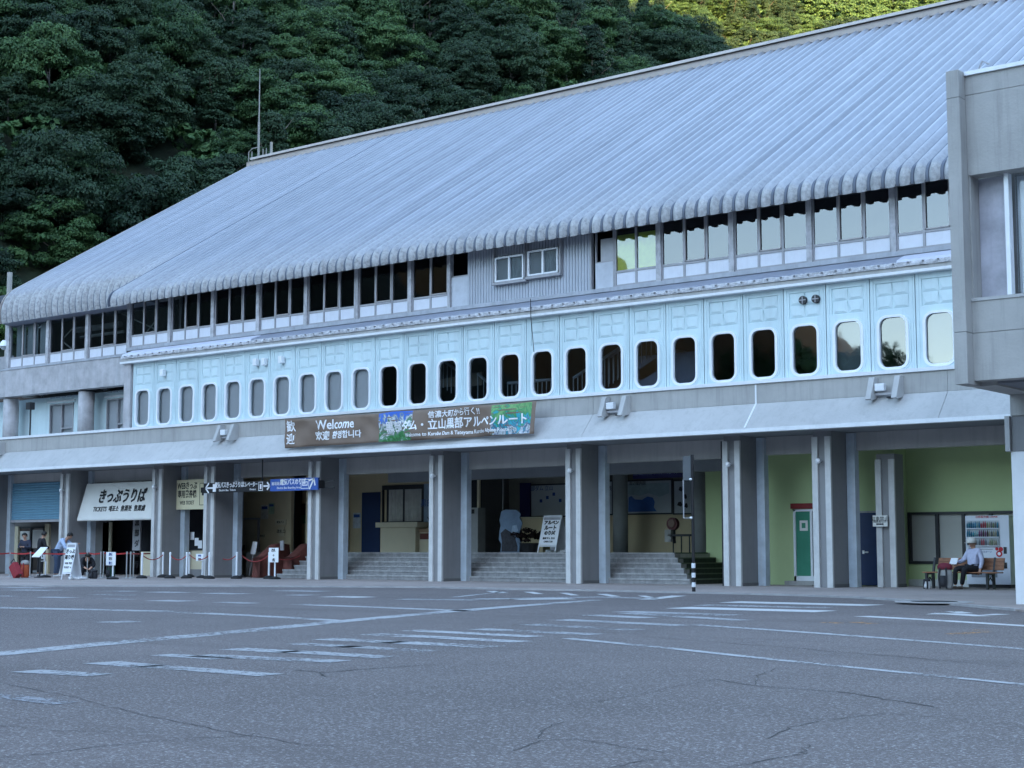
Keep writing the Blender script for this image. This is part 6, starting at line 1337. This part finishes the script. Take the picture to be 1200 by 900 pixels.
# ------------------------------------------------------------------ people
def skin_obj(name,nodes,edges,m,parent,root=0,sub=2):
    me=bpy.data.meshes.new(name); me.from_pydata([n[0] for n in nodes],edges,[]); o=link(name,me,parent); me.materials.append(m)
    o.modifiers.new('skin','SKIN'); sk=me.skin_vertices[0].data
    for i,n in enumerate(nodes): sk[i].radius=(n[1],n[2] if len(n)>2 else n[1]); sk[i].use_root=(i==root)
    s=o.modifiers.new('sub','SUBSURF'); s.levels=sub; s.render_levels=sub
    o.modifiers['skin'].use_smooth_shade=True
    return o
def lerp(a,b,t): return tuple(a[i]+(b[i]-a[i])*t for i in range(3))
def person(label,loc,rot,J,shirt,trouser,hair,shoe,sleeve=1.0,scale=1.0,hat=None):
    """J: joints in local coordinates, facing -Y: pelvis chest neck head, and L/R shoulder elbow wrist, hip knee ankle"""
    t=thing('person',label,'person',loc,local=True)
    N=[];E=[]
    def add(p,r,r2=None): N.append((tuple(p),r,r2 if r2 else r)); return len(N)-1
    pel=add(J['pelvis'],0.13,0.11); wa=add(lerp(J['pelvis'],J['chest'],0.5),0.12,0.10); ch=add(J['chest'],0.14,0.11); E+=[(pel,wa),(wa,ch)]
    nk=add(J['neck'],0.055); ja=add(lerp(J['neck'],J['head'],0.55),0.068,0.075); hd=add(J['head'],0.085,0.098); tp=add(tuple(Vector(J['head'])+(Vector(J['head'])-Vector(J['neck'])).normalized()*0.07),0.062,0.075); E+=[(ch,nk),(nk,ja),(ja,hd),(hd,tp)]
    fwd=Vector(J.get('face',(0,-1,0))).normalized()
    nose=add(tuple(Vector(J['head'])+fwd*0.105-Vector((0,0,0.02))),0.012); E.append((hd,nose))
    for s in 'LR':
        a=add(J['sh'+s],0.062); b=add(J['el'+s],0.045); c=add(J['wr'+s],0.03); E+=[(ch,a),(a,b),(b,c)]
        d=(Vector(J['wr'+s])-Vector(J['el'+s])).normalized(); side=d.cross(Vector((0,0,1))) if abs(d.z)<0.9 else Vector((1,0,0)); side.normalize(); up=d.cross(side)
        pm=add(tuple(Vector(J['wr'+s])+d*0.07),0.036,0.018); E.append((c,pm)); base=Vector(J['wr'+s])+d*0.09
        for k in range(4):
            o_=side*(-0.027+0.018*k); L=(0.055,0.068,0.064,0.05)[k]; q1=add(tuple(base+o_+d*L*0.5),0.0095); q2=add(tuple(base+o_+d*L*0.9+up*0.022),0.008); E+=[(pm,q1),(q1,q2)]
        th=add(tuple(Vector(J['wr'+s])+d*0.05+side*0.045),0.011); th2=add(tuple(Vector(J['wr'+s])+d*0.085+side*0.06+up*0.01),0.009); E+=[(c,th),(th,th2)]
        h=add(J['hi'+s],0.09); k_=add(J['kn'+s],0.058); an=add(J['an'+s],0.04); E+=[(pel,h),(h,k_),(k_,an)]
    skin_obj('body',N,E,skin_m,t)
    N2=[];E2=[]
    def a2(p,r,r2=None): N2.append((tuple(p),r,r2 if r2 else r)); return len(N2)-1
    p0=a2(lerp(J['pelvis'],J['chest'],0.0),0.165,0.14); p1=a2(lerp(J['pelvis'],J['chest'],0.5),0.16,0.135); p2=a2(J['chest'],0.175,0.135); p3=a2(lerp(J['chest'],J['neck'],0.65),0.085); E2+=[(p0,p1),(p1,p2),(p2,p3)]
    for s in 'LR':
        a=a2(J['sh'+s],0.085); b=a2(J['el'+s],0.066); E2+=[(p2,a),(a,b)]
        if sleeve>0.6: c=a2(lerp(J['el'+s],J['wr'+s],0.92),0.046); E2.append((b,c))
    skin_obj('shirt',N2,E2,shirt,t,root=1)
    N3=[];E3=[]
    def a3(p,r,r2=None): N3.append((tuple(p),r,r2 if r2 else r)); return len(N3)-1
    q=a3(J['pelvis'],0.16,0.135)
    for s in 'LR':
        h=a3(J['hi'+s],0.108); k_=a3(J['kn'+s],0.078); an=a3(lerp(J['kn'+s],J['an'+s],0.95),0.058); E3+=[(q,h),(h,k_),(k_,an)]
    skin_obj('trousers',N3,E3,trouser,t)
    for s in 'LR':
        A=Vector(J['an'+s]); f=Vector(J.get('toe'+s,(0,-1,0))); f.z=0; f.normalize(); b0=A-Vector((0,0,0.045))
        skin_obj('shoe',[(tuple(b0-f*0.05),0.05),(tuple(b0+f*0.06),0.045,0.04),(tuple(b0+f*0.17),0.038,0.03)],[(0,1),(1,2)],shoe,t,root=1)
    H=Vector(J['head']); upv=(H-Vector(J['neck'])).normalized()
    hv=MB(); sd0=fwd.cross(upv).normalized(); ff=upv.cross(sd0).normalized()
    for a_ in range(13):
        th=math.pi*a_/12
        for b_ in range(20):
            ph=2*math.pi*b_/20; d_=Vector((math.sin(th)*math.cos(ph),math.sin(th)*math.sin(ph),math.cos(th)))
            rr=0.112+0.006*noise.noise(d_*6); q_=H+upv*0.012+(sd0*d_.x+ff*d_.y)*rr*0.94+upv*d_.z*rr*1.05
            hv.v.append(tuple(q_))
    for a_ in range(12):
        for b_ in range(20):
            th=math.pi*(a_+.5)/12; ph=2*math.pi*(b_+.5)/20; yy=math.sin(th)*math.sin(ph); zz_=math.cos(th)
            if (yy>0.25 and zz_<0.45) or zz_<-0.55 or (yy>-0.1 and zz_<-0.1): continue
            c_=(b_+1)%20; hv.f.append((a_*20+b_,(a_+1)*20+b_,(a_+1)*20+c_,a_*20+c_))
    o=hv.build('hair',hair,t,smooth=True); so=o.modifiers.new('s','SOLIDIFY'); so.thickness=0.012; so.offset=0
    for sg in (-1,1):
        sidev=fwd.cross(upv).normalized(); e=H+fwd*0.093+sidev*0.032*sg+upv*0.012
        o=MB().lathe(0,0,[(0.002,-0.006),(0.008,0),(0.002,0.006)],8).build('eye',ink,t); o.location=e
        o=MB().lathe(0,0,[(0.004,-0.03),(0.014,-0.01),(0.018,0.015),(0.005,0.03)],8).build('ear',skin_m,t); o.location=H+sidev*0.092*sg-upv*0.01
    o=MB().box(-0.022,0.022,-0.004,0.004,-0.004,0.004).build('mouth',inkred,t); o.location=H+fwd*0.092-upv*0.05; o.rotation_euler=(0,0,math.atan2(-fwd.x,-fwd.y)*-1 if False else 0)
    if hat:
        c=H+upv*0.075; 
        v=MB(); v.lathe(0,0,[(0.125,-0.05),(0.13,0.0),(0.118,0.05),(0.08,0.09),(0.02,0.105)],18); o=v.build('cap_crown',hat,t,smooth=True); o.location=c
        v=MB(); v.prism([(0.12*math.cos(R(a)),0.12*math.sin(R(a))) for a in range(180,361,20)]+[(0.07,-0.19),(-0.07,-0.19)][::1],'z',-0.055,-0.04) if False else v.lathe(0,-0.06,[(0.02,-0.055),(0.135,-0.052),(0.138,-0.042),(0.02,-0.038)],18); o=v.build('cap_brim',hat,t); o.location=c
    t.rotation_euler=(0,0,rot); t.scale=(scale,)*3
    return t
def stand(lean=0.0,armL=None,armR=None,headf=(0,-1,-0.2)):
    J=dict(pelvis=(0,0,0.93),chest=(0,-0.5*lean,1.28-0.1*lean),neck=(0,-0.02-0.8*lean,1.47-0.22*lean),head=(0,-0.05-0.98*lean,1.60-0.28*lean),face=headf)
    for s,g_ in (('L',1),('R',-1)):
        J['sh'+s]=(0.17*g_,-0.60*lean,1.40-0.17*lean); J['hi'+s]=(0.09*g_,0,0.90); J['kn'+s]=(0.10*g_,-0.03,0.49); J['an'+s]=(0.11*g_,0.02,0.09)
    J['elL'],J['wrL']=armL or ((0.24,0.02,1.12),(0.22,-0.10,0.88)); J['elR'],J['wrR']=armR or ((-0.24,0.02,1.12),(-0.22,-0.10,0.88)); return J
cl=lambda n_,c,r=0.8: mat(n_,c,r,0.12,8,0.4,14,coord='obj')
navyj=cl('navy_jacket',(0.03,0.035,0.06)); blackj=cl('black_jacket',(0.014,0.014,0.018)); lblue=cl('light_blue_shirt',(0.40,0.50,0.68)); jeans=cl('blue_jeans',(0.06,0.09,0.15)); blackt=cl('black_trousers',(0.018,0.018,0.022)); whites=cl('white_shoes',(0.6,0.6,0.6)); palesh=cl('pale_checked_shirt',(0.50,0.52,0.66)); brownsh=cl('brown_shoes',(0.12,0.09,0.07)); greyh=mat('grey_hair',(0.2,0.19,0.18),0.7,coord='obj'); whitecap=cl('white_cap',(0.62,0.60,0.55))
p=atz(29,675.5); person('person in navy jacket with pale collar looking down at a phone by the counter door',(p.x,p.y,0),R(25),stand(0.05,((0.24,-0.08,1.14),(0.05,-0.28,1.16)),((-0.24,-0.08,1.14),(-0.05,-0.28,1.16)),(0,-1,-0.6)),navyj,blackt,hair_m,whites,scale=0.98)
PH=thing('smartphone','dark smartphone held by the person in the navy jacket','phone',(p.x,p.y,1.14)); PH['_local']=1; MB().box(-0.035,0.035,-0.005,0.005,-0.06,0.08).build('case',blackp_m,PH); PH.location=(p.x+0.12*0.9,p.y-0.33*0.95,1.19)
p=atz(46,675.2); person('person in black seen from behind, head bowed beside the tilted price board',(p.x,p.y,0),R(165),stand(0.10,((0.26,-0.10,1.13),(0.14,-0.30,1.05)),((-0.26,-0.10,1.13),(-0.14,-0.30,1.05)),(0,-1,-0.8)),blackj,blackt,hair_m,whites,scale=1.03)
p=atz(66,676.5); person('person in light blue shirt and jeans bending towards the pillar',(p.x,p.y,0),R(120),stand(0.42,((0.28,-0.50,1.10),(0.14,-0.70,1.18)),((-0.26,-0.44,1.02),(-0.10,-0.60,1.12)),(0,-1,-0.7)),lblue,jeans,hair_m,whites,scale=1.04)
J=dict(pelvis=(0,0.10,0.36),chest=(0,-0.20,0.60),neck=(0,-0.38,0.70),head=(0,-0.48,0.76),face=(0,-1,-0.7))
for s,g_ in (('L',1),('R',-1)):
    J['sh'+s]=(0.17*g_,-0.28,0.64); J['el'+s]=(0.22*g_,-0.42,0.44); J['wr'+s]=(0.10*g_,-0.58,0.36); J['hi'+s]=(0.10*g_,0.08,0.34); J['kn'+s]=(0.14*g_,-0.34,0.46 if g_>0 else 0.30); J['an'+s]=(0.13*g_,-0.10 if g_<0 else -0.16,0.10)
p=atz(100,677.5); person('person in black crouching over a bag behind the belt posts',(p.x,p.y,0),R(62),J,blackj,blackt,hair_m,whites,scale=1.05)
# seated man
SX=PX(1137,by+0.2); J=dict(pelvis=(0,0,0.53),chest=(0.0,0.05,0.88),neck=(-0.01,0.03,1.06),head=(-0.02,0.0,1.17),face=(0.05,-1,-0.15))
for s,g_ in (('L',1),('R',-1)):
    J['sh'+s]=(0.18*g_,0.04,0.99); J['hi'+s]=(0.09*g_,-0.02,0.52)
J['elL']=(0.25,0.06,0.73); J['wrL']=(0.24,-0.02,0.50); J['elR']=(-0.27,-0.05,0.76); J['wrR']=(-0.30,-0.28,0.66)
J['knL']=(0.10,-0.43,0.53); J['anL']=(-0.02,-0.42,0.09); J['knR']=(-0.22,-0.42,0.53); J['anR']=(-0.30,-0.36,0.09); J['toeL']=(-0.2,-1,0);J['toeR']=(-0.4,-1,0)
person('elderly person in white cap, pale shirt and black trousers sitting on the bench',(SX,by+0.30,0.0),R(-22),J,palesh,blackt,greyh,brownsh,hat=whitecap,scale=1.0)
PA=thing('folded_paper','folded white paper held by the seated person in the white cap','paper',(SX-0.42,by+0.05,0.72)); PA['_local']=1; MB().box(-0.11,0.11,-0.01,0.01,-0.09,0.09).build('sheet',sign_bright,PA); PA.rotation_euler=(R(-30),0,R(-15))
# bags
def pack(name,label,x,y,h,w,cols_,striped,cat='bag',rot=0):
    t=thing(name,label,cat,(x,y,0),local=True)
    prof=[(w*0.42,0.0),(w*0.52,h*0.15),(w*0.5,h*0.6),(w*0.42,h*0.85),(w*0.18,h)]
    o=MB().lathe(0,0,[(r,z) for r,z in prof],14).build('sack',cols_[0],t,smooth=True); o.scale=(1,0.65,1)
    o=MB().lathe(0,0,[(w*0.48,h*0.78),(w*0.50,h*0.9),(w*0.40,h*1.0),(w*0.1,h*1.04)],14).build('lid',cols_[1],t,smooth=True); o.scale=(1,0.7,1)
    for k in (-1,1):
        MB().tube([(k*w*0.22,-w*0.36,h*0.05),(k*w*0.26,-w*0.40,h*0.5),(k*w*0.2,-w*0.33,h*0.85)],0.022,6).build('strap',cols_[2],t)
    o=MB().lathe(0,-w*0.34,[(w*0.2,h*0.12),(w*0.24,h*0.3),(w*0.2,h*0.55)],10).build('front_pocket',cols_[3 if len(cols_)>3 else 2],t,smooth=True); o.scale=(1,0.8,1); o.location=(0,-w*0.07,0)
    t.rotation_euler=(0,0,rot); return t
maroon=cl('maroon_fabric',(0.16,0.02,0.035)); greyf=cl('grey_fabric',(0.30,0.29,0.28)); darkf=cl('dark_fabric',(0.03,0.03,0.035)); orange=cl('orange_red_fabric',(0.38,0.08,0.03)); redf=cl('red_fabric',(0.28,0.03,0.04))
p=atz(1108,691.2); pack('hiking_backpack','tall grey and dark hiking backpack with maroon lid leaning on the bench',p.x,p.y-0.0,0.66,0.40,[greyf,maroon,darkf,darkf],True)
p=atz(1084,690.6); pack('small_bag','small white and black bag under the left end of the bench',p.x,p.y+0.12,0.26,0.2,[whites,darkf,darkf,whites],True)
p=atz(29,677); pack('orange_backpack','orange-red backpack standing on the pavement behind the red belt',p.x,p.y,0.62,0.40,[orange,greyf,redf,orange],True)
SU=thing('red_suitcase','dark red suitcase tilted against the orange backpack','suitcase',(0,0,0)); SU['_local']=1; p=atz(22,677.5); SU.location=(p.x,p.y,0.02)
MB().box(-0.17,0.17,-0.12,0.12,0.04,0.60).build('shell',redf,SU,bevel=0.04); MB().box(-0.12,-0.10,0.02,0.04,0.60,0.75).box(0.10,0.12,0.02,0.04,0.60,0.75).box(-0.12,0.12,0.02,0.04,0.75,0.775).build('handle',iron_m,SU)
for sx in (-0.13,0.13): MB().tube([(sx-0.015,0,0.03),(sx+0.015,0,0.03)],0.035,10).build('wheel',black_m,SU)
SU.rotation_euler=(0,R(-38),0)
p=atz(107,678); pack('black_bag','black bag on the ground before the crouching person',p.x+0.25,p.y-0.1,0.32,0.36,[darkf,darkf,darkf],True)
p=atz(126,677); pack('dark_green_bag','dark green backpack beside the white sign stand under the awning',p.x,p.y+0.15,0.5,0.36,[cl('bottle_green_fabric',(0.02,0.06,0.04)),darkf,darkf],True)
p=atz(87,678.5); pack('white_shopping_bag','white shopping bag on the pavement right of the sandwich board',p.x,p.y,0.22,0.34,[whites,whites,greyf],True)
